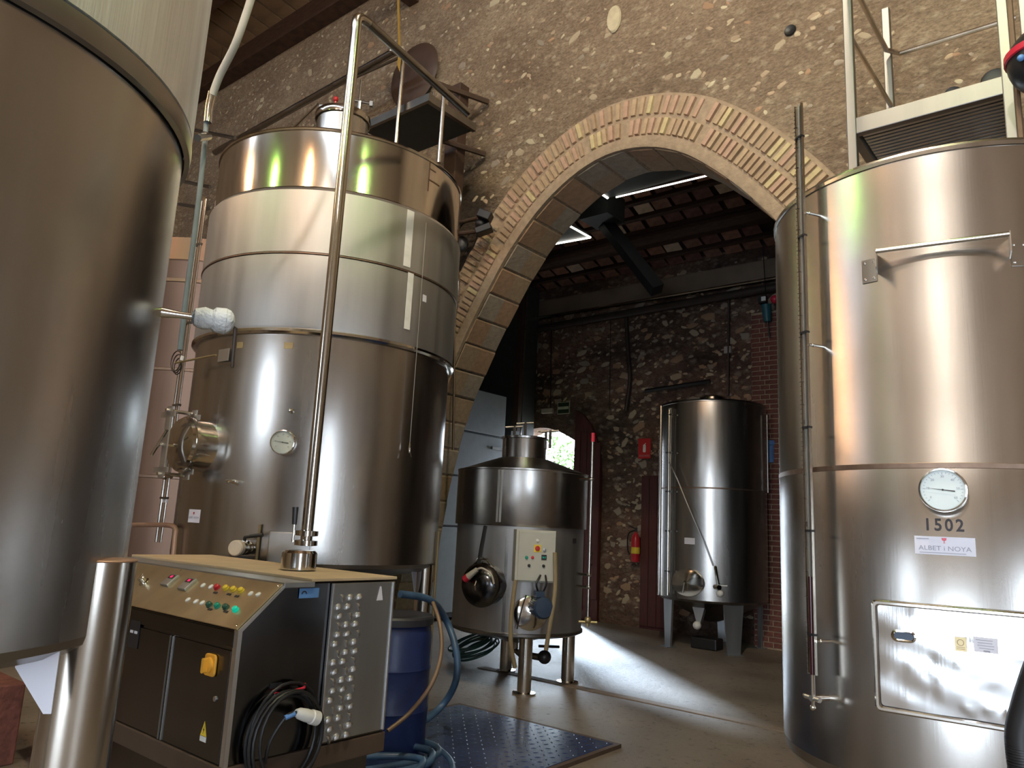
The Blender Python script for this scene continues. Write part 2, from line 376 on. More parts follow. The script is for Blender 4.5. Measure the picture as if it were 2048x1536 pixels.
def floor_mat():
    m, nt, p = principled('worn_concrete'); N = nt.nodes; L = nt.links
    tc = N.new('ShaderNodeTexCoord')
    n1 = N.new('ShaderNodeTexNoise'); n1.inputs['Scale'].default_value = .9; n1.inputs['Detail'].default_value = 8; L.new(tc.outputs['Object'], n1.inputs['Vector'])
    n2 = N.new('ShaderNodeTexNoise'); n2.inputs['Scale'].default_value = 16; n2.inputs['Detail'].default_value = 6; n2.inputs['Roughness'].default_value = .7; L.new(tc.outputs['Object'], n2.inputs['Vector'])
    cr = N.new('ShaderNodeValToRGB'); cr.color_ramp.elements[0].position = .3; cr.color_ramp.elements[1].position = .7
    cr.color_ramp.elements[0].color = (.14,.11,.085,1); cr.color_ramp.elements[1].color = (.27,.225,.18,1)
    L.new(n1.outputs[0], cr.inputs[0])
    sp = N.new('ShaderNodeMapRange'); sp.inputs[1].default_value = .32; sp.inputs[2].default_value = .44; sp.inputs[3].default_value = .35; sp.inputs[4].default_value = 1; L.new(n2.outputs[0], sp.inputs[0])
    ml = N.new('ShaderNodeMixRGB'); ml.blend_type = 'MULTIPLY'; ml.inputs[0].default_value = 1; L.new(cr.outputs[0], ml.inputs[1]); L.new(sp.outputs[0], ml.inputs[2])
    L.new(ml.outputs[0], p.inputs['Base Color'])
    rr = N.new('ShaderNodeMapRange'); rr.inputs[3].default_value = .32; rr.inputs[4].default_value = .68; L.new(n1.outputs[0], rr.inputs[0]); L.new(rr.outputs[0], p.inputs['Roughness'])
    b = N.new('ShaderNodeBump'); b.inputs['Strength'].default_value = .35; b.inputs['Distance'].default_value = .012; L.new(n2.outputs[0], b.inputs['Height']); L.new(b.outputs[0], p.inputs['Normal'])
    return m
M['floor'] = floor_mat()

# ================================================================ SETTING
S0, S1, W0, W1 = -13.5, 4.2, -6.0, 11.9
WA, WAB = 6.3, 6.87            # arch wall front and back
g = G(FLAT(0, 0, 0)); g.box(((S0+S1)/2, (W0+W1)/2+.2, -.05), (S1-S0+.8, W1-W0+1.2, .1))
floor = struct(obj('floor', g, M['floor'], smooth=False))

arch_pts = [(-6.9,0,0), (-6.75,0,1.0), (-6.6,0,2.0), (-6.35,0,2.92), (-6.12,0,3.4), (-5.87,0,3.87), (-5.52,0,4.42), (-5.26,0,4.77), (-4.88,0,5.15),
            (-4.45,0,5.42), (-4.02,0,5.54), (-3.58,0,5.50), (-3.16,0,5.32), (-2.78,0,5.01), (-2.43,0,4.64), (-2.1,0,4.2), (-1.8,0,3.68),
            (-1.5,0,3.02), (-1.25,0,2.2), (-1.08,0,1.1), (-1.0,0,0)]
AP = [(p.x, p.z) for p in smooth_path(arch_pts, 6)]
ZT = 10.6
g = G()
def wv(s, w, z): return rm(s, w, z)
def quadw(g, s0, z0, s1, z1, s2, z2, s3, z3, w):
    g.add([wv(s0, w, z0), wv(s1, w, z1), wv(s2, w, z2), wv(s3, w, z3)], [(0,1,2,3)])
for w in (WA, WAB):
    for (a, b) in zip(AP[:-1], AP[1:]):
        quadw(g, a[0], a[1], b[0], b[1], b[0], ZT, a[0], ZT, w)
    quadw(g, S0, 0, AP[0][0], 0, AP[0][0], ZT, S0, ZT, w)
    quadw(g, AP[-1][0], 0, S1, 0, S1, ZT, AP[-1][0], ZT, w)
for (a, b) in zip(AP[:-1], AP[1:]):
    g.add([wv(a[0], WA, a[1]), wv(b[0], WA, b[1]), wv(b[0], WAB, b[1]), wv(a[0], WAB, a[1])], [(0,1,2,3)])
wall_arch = struct(obj('wall_arch', g, M['wall_front'], smooth=False, origin=Vector((0,0,0))))

# arc-length parameterisation of the arch for bricks
cum = [0.0]
for a, b in zip(AP[:-1], AP[1:]): cum.append(cum[-1] + math.hypot(b[0]-a[0], b[1]-a[1]))
def arch_at(d):
    d = max(0, min(cum[-1]-1e-6, d))
    for i in range(len(cum)-1):
        if cum[i+1] >= d: break
    t = (d-cum[i])/(cum[i+1]-cum[i]); a, b = AP[i], AP[i+1]
    i0, i1 = max(0, i-3), min(len(AP)-1, i+4)
    tx, tz = AP[i1][0]-AP[i0][0], AP[i1][1]-AP[i0][1]; l = math.hypot(tx, tz); tx /= l; tz /= l
    return a[0]+(b[0]-a[0])*t, a[1]+(b[1]-a[1])*t, tx, tz, -tz, tx     # point, tangent, outward normal (up at crown)
# smooth rendered arris band along the arch edge
g = G(); vs = []; fs = []
ND = 90; dA, dB = 1.2, cum[-1]-1.2
for i in range(ND+1):
    x, z, tx, tz, nx, nz = arch_at(dA+(dB-dA)*i/ND)
    for (u, w) in ((.0, WA+.01), (.0, WA-.035), (.035, WA-.05), (.12, WA-.04), (.125, WA+.01)):
        vs.append(wv(x+nx*u, w, z+nz*u))
for i in range(ND):
    for k in range(4): fs.append((i*5+k, i*5+k+1, (i+1)*5+k+1, (i+1)*5+k))
g.add(vs, fs); obj('arch_band', g, M['mortar'], wall_arch)
# mortar bed behind the brick rings
vs = []; fs = []
for i in range(ND+1):
    x, z, tx, tz, nx, nz = arch_at(3.6+(dB-3.6)*i/ND)
    for (u, w) in ((.11, WA-.012), (.58, WA-.012), (.60, WA+.01)): vs.append(wv(x+nx*u, w, z+nz*u))
for i in range(ND):
    for k in range(2): fs.append((i*3+k, i*3+k+1, (i+1)*3+k+1, (i+1)*3+k))
g = G(); g.add(vs, fs); obj('arch_mortar', g, M['mortar'], wall_arch)
def brick_mesh(m, dx, dy, dz):
    g = G(); c = .12
    x, y, z = dx/2, dy/2, dz
    g.add([(-x,-y,0),(x,-y,0),(x,y,0),(-x,y,0),(-x*(1-c),-y*(1-c*.4),z),(x*(1-c),-y*(1-c*.4),z),(x*(1-c),y*(1-c*.4),z),(-x*(1-c),y*(1-c*.4),z)],
          [(0,1,5,4),(1,2,6,5),(2,3,7,6),(3,0,4,7),(4,5,6,7)])
    return mesh_of(g, m, False)
rings = [(.13, .19, .0), (.35, .21, .03)]
for (off, ln, ph) in rings:
    meshes = [brick_mesh(m, .052, ln-.015, .03) for m in BRICK]
    d = 3.75+ph
    while d < cum[-1]-2.2:
        x, z, tx, tz, nx, nz = arch_at(d)
        u = off+ln/2
        p = wv(x+nx*u, WA-.012, z+nz*u)
        T = A*tx+Vector((0,0,tz)); N_ = A*nx+Vector((0,0,nz)); O = -B
        sc = random.uniform(.85, 1.08); so = random.uniform(.6, 1.25)
        mw = Matrix(((T.x*sc, N_.x, O.x*so, p.x), (T.y*sc, N_.y, O.y*so, p.y), (T.z*sc, N_.z, O.z*so, p.z), (0,0,0,1)))
        if random.random() > .03: inst('brick', random.choices(meshes, (5,4,2,3))[0], wall_arch, mw)
        d += .066*(1+off*.28)
# soffit blocks
bm = [brick_mesh(m, .325, .283, .012) for m in (STONE[2], STONE[2], BRICK[1], STONE[4], BRICK[1])]
d = .4; row = 0
while d < cum[-1]-.4:
    x, z, tx, tz, nx, nz = arch_at(d)
    T = A*tx+Vector((0,0,tz)); O = -(A*nx+Vector((0,0,nz))); Wd = B
    for k in (0, 1):
        w = WA+.15+.27*k+(.0 if row % 2 else .012)
        p = wv(x, w, z)
        sx = random.uniform(.965, 1.0)
        mw = Matrix(((T.x*sx, Wd.x, O.x, p.x), (T.y*sx, Wd.y, O.y, p.y), (T.z*sx, Wd.z, O.z, p.z), (0,0,0,1)))
        inst('soffit_stone', random.choice(bm), wall_arch, mw)
    d += .33; row += 1
# rubble stones
def stone_geo(seed):
    r = random.Random(seed); n = r.randint(6, 9); rad = [r.uniform(.6, 1.05) for _ in range(n)]
    ang = [2*PI*(i+r.uniform(-.25,.25))/n for i in range(n)]
    vs = [(rad[i]*math.cos(ang[i]), rad[i]*math.sin(ang[i])*.72, -.1) for i in range(n)]
    vs += [(rad[i]*.78*math.cos(ang[i]), rad[i]*.78*math.sin(ang[i])*.72, .16+r.uniform(-.05,.05)) for i in range(n)]
    vs += [(0, 0, .24)]
    fs = [(i, (i+1) % n, n+(i+1) % n, n+i) for i in range(n)] + [(n+i, n+(i+1) % n, 2*n) for i in range(n)]
    return vs, fs
def dist_arch(s, z):
    return min((s-a[0])**2+(z-a[1])**2 for a in AP[::2])**.5
def inside_arch(s, z):
    if s < AP[0][0] or s > AP[-1][0]: return False
    for a, b in zip(AP[:-1], AP[1:]):
        if a[0] <= s <= b[0]: return z < a[1]+(b[1]-a[1])*(s-a[0])/max(1e-6, b[0]-a[0])
    return False
def scatter(parent, w, s0, s1, z0, z1, nbig, nsmall, ok, rbig, rsmall, mats, wts):
    sm = [[mesh_of((lambda gg: gg)(G().add(*stone_geo(k*7+j))), m) for j in range(4)] for k, m in enumerate(mats)]
    for i in range(nbig):
        for _ in range(60):
            s, z = random.uniform(s0, s1), random.uniform(z0, z1)
            if ok(s, z, .12): break
        r = random.uniform(*rbig); a = random.gauss(0, .35)
        k = random.choices(range(len(mats)), wts)[0]
        mw = ROOM(s, w, z) @ Matrix.Rotation(a, 4, 'Z') @ Matrix.Diagonal((r*random.uniform(.9,1.5), r, min(.05, r*.5), 1))
        inst('stone', random.choice(sm[k]), parent, mw)
    for k, m in enumerate(mats):
        g = G()
        for i in range(int(nsmall*wts[k]/sum(wts))):
            for _ in range(60):
                s, z = random.uniform(s0, s1), random.uniform(z0, z1)
                if ok(s, z, .03): break
            r = random.uniform(*rsmall); g.m = ROOM(s, w, z) @ Matrix.Rotation(random.gauss(0,.4), 4, 'Z') @ Matrix.Diagonal((r*random.uniform(.9,1.7), r, r*.5, 1))
            g.add(*stone_geo(random.randint(0, 999)))
        stuff(obj('rubble', g, m, parent))
scatter(wall_arch, WA, -12.8, 1.6, 2.2, 9.3, 290, 1900, lambda s, z, m: not inside_arch(s, z) and dist_arch(s, z) > .62+m, (.04, .10), (.014, .045), STONE, (6,5,3,4,2))
# dark stain of old soot is left to the material

# back wall with a doorway: opening s -9.9..-8.15, head 3.55
DS0, DS1 = -9.9, -8.14
dh = [(DS0+(DS1-DS0)*i/12, 3.27+.3*math.sin(PI*i/12)) for i in range(13)]
g = G(); WB = W1; WBB = W1+.5
for w in (WB, WBB):
    for a, b in zip(dh[:-1], dh[1:]): quadw(g, a[0], a[1], b[0], b[1], b[0], ZT, a[0], ZT, w)
    quadw(g, S0, 0, DS0, 0, DS0, ZT, S0, ZT, w); quadw(g, DS1, 0, S1, 0, S1, ZT, DS1, ZT, w)
for a, b in zip([(DS0, 0)]+dh, dh+[(DS1, 0)]):
    g.add([wv(a[0], WB, a[1]), wv(b[0], WB, b[1]), wv(b[0], WBB, b[1]), wv(a[0], WBB, a[1])], [(0,1,2,3)])
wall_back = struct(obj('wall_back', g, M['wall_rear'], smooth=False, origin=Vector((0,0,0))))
scatter(wall_back, WB, -9.6, -4.3, .3, 6.3, 200, 900, lambda s, z, m: not (s < -7.4 and z < 4.0), (.05, .13), (.02, .06), [STONE[0], STONE[1], STONE[2], STONE[4]], (3,3,4,4))

# side and rear walls of the hall
g = G()
g.add([rm(S0,W0,0), rm(S0,W1+.5,0), rm(S0,W1+.5,ZT), rm(S0,W0,ZT)], [(0,1,2,3)]); struct(obj('wall_left', g, M['wall_front'], smooth=False))
# right wall with window_1 opening w -2.4..-.4, z .9..3.2
g = G()
def holed(g, f, u0, u1, zt, holes):
    us = [u0]; 
    for h in holes:
        g.add([f(us[-1],0), f(h[0],0), f(h[0],zt), f(us[-1],zt)], [(0,1,2,3)])
        if h[2] > 0: g.add([f(h[0],0), f(h[1],0), f(h[1],h[2]), f(h[0],h[2])], [(0,1,2,3)])
        g.add([f(h[0],h[3]), f(h[1],h[3]), f(h[1],zt), f(h[0],zt)], [(0,1,2,3)])
        us.append(h[1])
    g.add([f(us[-1],0), f(u1,0), f(u1,zt), f(us[-1],zt)], [(0,1,2,3)])
RW = (-2.3, -.5, .9, 3.3)
holed(g, lambda u, z: rm(S1, u, z), W0, W1+.5, ZT, [RW]); struct(obj('wall_right', g, M['plain_wall'], smooth=False))
RD = (-1.2, 2.2, 0, 3.3); RW2 = (-5.2, -3.6, 3.0, 4.6)
g = G(); holed(g, lambda u, z: rm(u, W0, z), S0, S1, ZT, [RW2, RD]); struct(obj('wall_rear', g, M['rear_plaster'], smooth=False))
def barred(name, f, u0, u1, z0, z1, nb):
    g = G()
    for u in (u0, u1): g.tube([f(u, z0), f(u, z1)], .035, 4)
    for z in (z0+.03, z1-.03, z0+(z1-z0)*.5): g.tube([f(u0, z), f(u1, z)], .03, 4)
    fr = struct(obj(name, g, M['timber'], smooth=False))
    for i in range(1, nb):
        u = u0+(u1-u0)*i/nb
        g = G(); g.tube([f(u, z0), f(u, z1)], .012, 6); obj('window_bar', g, M['conduit'], fr)
barred('window_1', lambda u, z: rm(S1-.02, u, z), *RW, 4)
barred('window_2', lambda u, z: rm(u, W0+.02, z), *RW2, 4)
barred('door_2', lambda u, z: rm(u, W0+.02, z), RD[0], RD[1], .03, RD[3], 2)
def portal(name, c, dx, dy, dirv, dy_up=True):
    l = bpy.data.lights.new(name, 'AREA'); l.shape = 'RECTANGLE'; l.size = dx; l.size_y = dy; l.cycles.is_portal = True
    o = bpy.data.objects.new(name, l); COL.objects.link(o)
    z = -dirv.normalized(); y = Vector((0,0,1)); x = y.cross(z)
    o.matrix_world = Matrix(((x.x,y.x,z.x,c.x),(x.y,y.y,z.y,c.y),(x.z,y.z,z.z,c.z),(0,0,0,1)))
    return o
portal('portal_window', rm(S1+.02, (RW[0]+RW[1])/2, (RW[2]+RW[3])/2), RW[1]-RW[0], RW[3]-RW[2], -A)
portal('portal_window', rm((RW2[0]+RW2[1])/2, W0-.02, (RW2[2]+RW2[3])/2), RW2[1]-RW2[0], RW2[3]-RW2[2], B)
portal('portal_door', rm((RD[0]+RD[1])/2, W0-.02, RD[3]/2), RD[1]-RD[0], RD[3], B)
portal('portal_door', rm((DS0+DS1)/2, WBB+.02, 1.8), DS1-DS0, 3.6, -B)

# front ceiling: boards over purlins that run along the wall
def roofz(w): return 9.85 + (WA-w)*.12
g = G(); a, b = W0-.2, WA
g.add([rm(S0-.2,a,roofz(a)), rm(S1+.2,a,roofz(a)), rm(S1+.2,b,roofz(b)), rm(S0-.2,b,roofz(b))], [(0,1,2,3)])
ceil = struct(obj('ceiling', g, M['ceildark'], smooth=False))
w = WA-.14
bg_ = G()
for k in range(9):
    g = G(FLAT((S0+S1)/2, w, roofz(w)-.3)); g.box((0,0,0), (S1-S0, .26 if k == 0 else .2, .34 if k == 0 else .3)); obj('roof_beam', g, M['timber'], ceil, smooth=False)
    w -= 1.15
for k in range(46):
    s = S0+.2+k*.385
    g = G(FLAT(s, (W0+WA)/2, (roofz(W0)+roofz(WA))/2-.07)); g.box((0,0,0), (.35, WA-W0-.2, .03), rx=-math.atan(.12))
    obj('roof_board', g, M['boards'], ceil, smooth=False)
# back-room ceiling sloping down to the back wall
def roof2(w): return 6.42+(W1-w)*.34
g = G(); g.add([rm(S0,WAB,roof2(WAB)+.08), rm(S1,WAB,roof2(WAB)+.08), rm(S1,W1,roof2(W1)+.08), rm(S0,W1,roof2(W1)+.08)], [(0,1,2,3)])
ceil2 = struct(obj('ceiling', g, M['ceildark'], smooth=False))
sl = math.atan(.34)
tmesh = [mesh_of(G().box((0,0,0), (.29,.26,.02)), m, False) for m in TILE]
w = 11.72; row = 0
while w > 8.9:
    g = G(FLAT(-7.2, w-.17, roof2(w-.17)-.03)); g.box((0,0,0), (6.6,.07,.08), rx=-sl); obj('batten', g, M['timber'], ceil2, smooth=False)
    s = -9.9+.15*(row % 2)
    while s < -4.2:
        mw = FLAT(s, w, roof2(w)) @ Matrix.Rotation(-sl+random.uniform(-.05,.05), 4, 'X') @ Matrix.Rotation(random.uniform(-.05,.05), 4, 'Z')
        inst('roof_tile', random.choices(tmesh, (6,4,1.6,3))[0], ceil2, mw)
        s += .345+random.uniform(-.02,.04)
    w -= .34; row += 1
for ww in (10.9, 9.7):
    g = G(FLAT(-7.0, ww, roof2(ww)-.16)); g.tube([(-3.4,0,0),(3.4,0,0)], .11, 10); obj('round_purlin', g, M['timber'], ceil2)
# plaster ledge on top of the back wall, then the cornice pipe
g = G(FLAT(-7.2, W1-.06, 6.02)); g.box((0,0,0), (6.6,.14,.34)); obj('wall_cornice', g, M['plain_wall'], wall_back, smooth=False, bevel=.03)
# timber strut in the back room
g = G(); p0, p1 = rm(-6.13,9.5,6.46), rm(-5.14,9.5,5.13)
g.tube([p0+(p0-p1).normalized()*.9, p1], .13, 4); o = obj('roof_strut', g, M['black'], ceil2, smooth=False)

# red doorway leaf, closed half
g = G(ROOM(-8.12, W1-.03, 0))
poly = [(0,.02),(.60,.02),(.60,2.6),(.575,2.95),(.50,3.25),(.36,3.55),(.18,3.76),(0,3.86)]
g.prism(poly, -.02, .05); door = struct(obj('door_1', g, M['darkred'], smooth=False))
for k in range(4):
    g = G(ROOM(-8.12+.075+.15*k, W1-.09, 1.8)); g.box((0,0,0), (.135,3.3-.13*k*k*.4,.02)); obj('plank', g, M['darkred'], door, smooth=False, bevel=.004)
g = G(ROOM(-7.62, W1-.13, 1.1)); g.tube([(0,-.1,0),(0,-.1,.05),(0,.1,.05),(0,.1,0)], .012, 8); obj('door_handle', g, M['conduit'], door)
# dark planked panel on the back wall left of the far tank
g = G(ROOM(-6.42, W1-.02, 1.3)); g.box((0,0,0), (.5,2.6,.08)); d3 = struct(obj('planked_panel', g, M['darkred'], smooth=False))
for k in range(3):
    g = G(ROOM(-6.42-.16+.16*k, W1-.075, 1.3)); g.box((0,0,0), (.15,2.5,.03)); obj('plank', g, M['darkred'], d3, smooth=False, bevel=.004)
# red brick pilaster at right
g = G(FLAT(-4.32, W1-.18, 2.6)); g.box((0,0,0), (.42,.36,5.2)); pil = struct(obj('trim_1', g, M['mortar'], smooth=False))
bmesh_ = mesh_of(G().box((0,0,0), (.2,.02,.062)), M['reddish'], False)
for r in range(66):
    for c in (-1, 1) if r % 2 else (-1.0, .0, 1.0):
        ww = .105 if r % 2 else .15
        inst('brick', bmesh_, pil, FLAT(-4.32+c*ww, W1-.365, .06+r*.078) @ Matrix.Diagonal((.95 if r % 2 else .66,1,1,1)))
g = G(FLAT(0,0,0)); g.box((-3.3, (WA+7.0)/2+.2, .004), (5.2,.12,.008)); struct(obj('trim_2', g, M['plain_wall'], smooth=False))

# outside, beyond the doorway
g = G(FLAT(-9, W1+8, -.06)); g.box((0,0,0), (24,15.4,.1)); struct(obj('ground_outside', g, M['gravel'], smooth=False))
def bush(loc, r, h, n, label, seed):
    rd = random.Random(seed)
    t = thing('garden_shrub', label, 'shrub', loc)
    g = G()
    for k in range(5):
        a = rd.uniform(0, 2*PI); g.tube([loc, loc+Vector((math.cos(a)*r*.4, math.sin(a)*r*.4, h*.7))], [.04,.015], 5)
    obj('stem', g, M['timber'], t)
    g = G()
    for k in range(n):
        u = Vector((rd.gauss(0,1), rd.gauss(0,1), rd.gauss(0,1))).normalized()*r*rd.uniform(.3,1)
        c = loc+Vector((u.x, u.y, h*.55+u.z*h*.5/r))
        d1 = Vector((rd.gauss(0,1), rd.gauss(0,1), rd.gauss(0,1))).normalized()*.09; d2 = d1.cross(Vector((rd.gauss(0,1), rd.gauss(0,1), 1))).normalized()*.035
        g.add([c-d1, c+d2, c+d1, c-d2], [(0,1,2,3)])
    stuff(obj('foliage', g, M['leaf'], t, smooth=False))
p = at_w(1125, 915, 19.0)
bush(Vector((p.x, p.y, 0)), .9, 5.2, 900, 'leafy green garden shrub seen through the bright doorway', 3)

# ================================================================ LAMPS in the hall
def lamp(name, s, w, z, m, col, power, label):
    p = rm(s, w, z); t = thing(name, label, 'lamp', p)
    g = G(); g.ball(p, .13, 16, 10, (1,1,1.3)); obj('bulb', g, m, t)
    g = G(); g.lathe([(.05,.42),(.10,.38),(.20,.22),(.26,.02)], p, 24); obj('lamp_shade', g, M['galv'], t)
    g = G(); g.tube([p+Vector((0,0,.4)), p+Vector((0,0,9.9-z))], .008, 5); obj('cable', g, M['black'], t)
    l = bpy.data.lights.new('lamp_light', 'POINT'); l.energy = power; l.color = col; l.shadow_soft_size = .12
    o = bpy.data.objects.new('lamp_light', l); COL.objects.link(o); o.location = p+Vector((0,0,-.2))
def sw(x, y): v = Vector((x, y, 0)); return v.dot(A), v.dot(B)
lamp('pendant_lamp', *sw(.96,1.8), 6.5, M['lampgreen'], (.72,1,.45), GREEN_W, 'greenish pendant lamp hanging nearest above the right-hand tank')
lamp('pendant_lamp', *sw(-5.7,2.6), 6.5, M['lampgreen'], (.72,1,.45), GREEN_W*.5, 'greenish pendant lamp hanging over the left side of the hall')
lamp('pendant_lamp', *sw(-3.2,1.3), 6.5, M['lampwarm'], (1,.60,.33), LAMP_W, 'warm orange pendant lamp hanging in front of the tall banded tank')
lamp('pendant_lamp', *sw(-6.8,4.9), 6.5, M['lampwarm'], (1,.60,.33), LAMP_W*.6, 'warm orange pendant lamp hanging deepest at the far left')
lamp('pendant_lamp', -1.2, 1.6, 8.7, M['lampwarm'], (1,.86,.64), LAMP_W*6.5, 'added unseen warm lamp hanging highest in the middle of the hall')  # added out of view to brighten the right of the arch wall
lamp('pendant_lamp', .2, -3.0, 7.2, M['lampwarm'], (1,.93,.84), LAMP_W*3.5, 'added unseen warm lamp hanging behind the viewer near the rear door')  # added behind the camera to brighten the rear wall and the tanks mirroring it
# ================================================================ TANKS
class Tank:
    def __init__(s, name, label, c, R, group=None):
        s.c = Vector((c[0], c[1], 0)); s.R = R
        s.t = thing(name, label, 'tank', s.c, group)
    def on(s, px, py, R=None):
        R = R or s.R; r = ray(px, py); h = Vector((r.x, r.y, 0)); l = h.length; h /= l
        b = h.dot(s.c); pe = h.x*s.c.y-h.y*s.c.x; d2 = max(R*R-pe*pe, 0); t = b-math.sqrt(d2)
        q = h*t; return math.atan2(q.y-s.c.y, q.x-s.c.x), EYE+r.z/l*t
    def fr(s, phi, z, r=None, off=0.0):
        r = (s.R if r is None else r)+off; n = Vector((math.cos(phi), math.sin(phi), 0)); t = Vector((-n.y, n.x, 0)); p = s.c+n*r+Vector((0,0,z))
        return Matrix(((t.x,0,n.x,p.x),(t.y,0,n.y,p.y),(0,1,0,p.z),(0,0,0,1)))
    def wrap(s, phi, z, r):
        def f(v):
            a = phi+v.x/r; rr = r+v.z
            return Vector((s.c.x+rr*math.cos(a), s.c.y+rr*math.sin(a), z+v.y))
        return f
    def shell(s, name, prof, m, seg=96, **k):
        g = G(); g.lathe(prof, s.c, seg); return obj(name, g, m, s.t, angle=30, **k)
    def patch(s, g, phi, z, w, h, r, th, nx=8):
        vs = []; fs = []
        for i in range(nx+1):
            a = phi+(-w/2+w*i/nx)/r
            for (zz, rr) in ((z-h/2, r), (z-h/2, r+th), (z+h/2, r+th), (z+h/2, r)):
                vs.append(Vector((s.c.x+rr*math.cos(a), s.c.y+rr*math.sin(a), zz)))
        for i in range(nx):
            for k in range(4): fs.append((i*4+k, i*4+(k+1) % 4, (i+1)*4+(k+1) % 4, (i+1)*4+k))
        fs += [(0,1,2,3), (nx*4+3, nx*4+2, nx*4+1, nx*4)]
        g.add(vs, fs)
def gusset(T, phi, z, r, h=.17, w=.15):
    g = G(T.fr(phi, z, r)); g.add([(-.006,0,-w),(-.006,0,w*.1),(-.006,-h,w*.1),(-.006,-h,-.0),(.006,0,-w),(.006,0,w*.1),(.006,-h,w*.1),(.006,-h,-.0)],
          [(0,1,2,3),(7,6,5,4),(0,4,5,1),(1,5,6,2),(2,6,7,3),(3,7,4,0)]); return g
def thermometer(T, px, py, r, off=.05):
    phi, z = T.on(px, py)
    g = G(T.fr(phi, z)); g.lathe([(r*.93,off-.004),(r,off-.004),(r*1.03,off),(r*1.0,off+.012),(r*.93,off+.014),(r*.91,off+.006)], seg=40); g.lathe([(r*.9,0),(r*.98,off-.004)], seg=40)
    th = obj('thermometer', g, M['chrome'], T.t)
    g = G(T.fr(phi, z)); g.disc(r*.93, (0,0,off), .004, 40); obj('dial', g, M['dial'], th)
    g = G(T.fr(phi, z, off=off+.0045))
    for k in range(25):
        a = math.radians(-40+260*k/24); l = .12 if k % 4 == 0 else .06
        c, s_ = math.cos(a), math.sin(a)
        x, y = r*.82*c, r*.82*s_
        g.box((x*(1-l/2), y*(1-l/2), 0), (r*l, r*.018, .0008), rz=a)
    obj('dial_marks', g, M['greyink'], th, smooth=False)
    g = G(T.fr(phi, z, off=off+.007)); a = math.radians(173)
    c, s_ = math.cos(a), math.sin(a); q = r*.02
    g.prism([(c*r*.68, s_*r*.68), (-s_*q-c*r*.05, c*q-s_*r*.05), (-s_*q*1.4-c*r*.5, c*q*1.4-s_*r*.5), (s_*q*1.4-c*r*.5, -c*q*1.4-s_*r*.5), (s_*q-c*r*.05, -c*q-s_*r*.05)], 0, .001)
    g.disc(r*.045, (0,0,0), .003, 12); obj('pointer', g, M['ink'], th, smooth=False)
    return th
def digits_on_dial(th, T, px, py, r, off=.05):
    phi, z = T.on(px, py)
    for k, n in enumerate(('0','10','20','30','40','50','60')):
        a = math.radians(215-250*k/6)
        text('dial_number', n, r*.15, M['greyink'], T.fr(phi, z, off=off+.005) @ Matrix.Translation((r*.62*math.cos(a), r*.62*math.sin(a), 0)), th, ext=.0003)
def label_plate(T, px, py, w, h, name='label', m=None, th=.002, r=None):
    phi, z = T.on(px, py, r); g = G(); T.patch(g, phi, z, w, h, r or T.R, th); return obj(name, g, m or M['label'], T.t, smooth=False), phi, z
def legs(T, n, phi0, rad, r, z1, foot=True, skip=()):
    for k in range(n):
        a = phi0+2*PI*k/n; c = T.c+Vector((math.cos(a)*rad, math.sin(a)*rad, 0))
        g = G(); g.lathe([(r,.015),(r,z1)], c, 28); lg = obj('leg', g, M['tubesteel'], T.t)
        if foot:
            g = G(); g.lathe([(1e-3,0),(r*1.5,0),(r*1.5,.014),(r,.02),(1e-3,.02)], c, 28); obj('foot_plate', g, M['chrome'], lg)

# ---------------------------------------------------------------- tank 1, near left
T1 = Tank('insulated_tank', 'very large near steel tank at the left edge, pale insulated top section', (-1.986, 2.113), .866)
T1.shell('shell', [(.862,1.25),(.862,2.80)], M['steel'])
T1.shell('bottom_dish', [(.862,1.25),(.857,1.228),(.82,1.205),(.4,1.13),(1e-3,1.10)], M['steel_dark'])
T1.shell('band', [(.868,2.795),(.885,2.80),(.888,2.835),(.885,2.865),(.868,2.87)], M['steel_dark'])
T1.shell('insulated_jacket', [(.866,2.87),(.884,2.875),(.884,4.35),(.86,4.38)], M['steel_white'])
T1.shell('lid', [(.86,4.38),(.4,4.55),(1e-3,4.6)], M['steel_dark'])
rr_ = ray(160, 1400); hh_ = Vector((rr_.x, rr_.y, 0)).normalized()*2.52
d = hh_-T1.c; rad1 = d.length; phi1 = math.atan2(d.y, d.x)
for k in range(3):
    a = phi1+k*2*PI/3; c = T1.c+Vector((math.cos(a), math.sin(a), 0))*rad1
    g = G(); g.lathe([(.097,.015),(.097,1.445)], c, 40); lg = obj('leg', g, M['tubesteel'], T1.t)
    g = G(); g.lathe([(1e-3,0),(.097,0),(.099,.003),(.097,.006),(1e-3,.012)], c+Vector((0,0,1.445)), 40); obj('leg_cap', g, M['copper'], lg)
    g = G(); g.disc(.14, c, .015, 32); obj('foot_plate', g, M['chrome'], lg)
gp = ray(78, 1340); gh = Vector((gp.x, gp.y, 0)).normalized(); gpos = gh*2.35
nn = -(gh + Vector((.25,0,0))).normalized(); tt = Vector((-nn.y, nn.x, 0))
FG = Matrix(((tt.x,0,nn.x,gpos.x),(tt.y,0,nn.y,gpos.y),(0,1,0,1.2),(0,0,0,1)))
def onpl(px, py, F):
    n = Vector((F[0][2], F[1][2], F[2][2])); r = ray(px, py); t = (F.translation-EYEV).dot(n)/r.dot(n); return F.inverted() @ (EYEV+r*t)
g = G(FG); g.prism([(lambda q: (q.x, q.y))(onpl(px, py, FG)) for px, py in ((33,1300),(30,1335),(86,1428),(102,1428),(124,1270))], -.008, 0); obj('gusset', g, M['label'], T1.t, smooth=False)
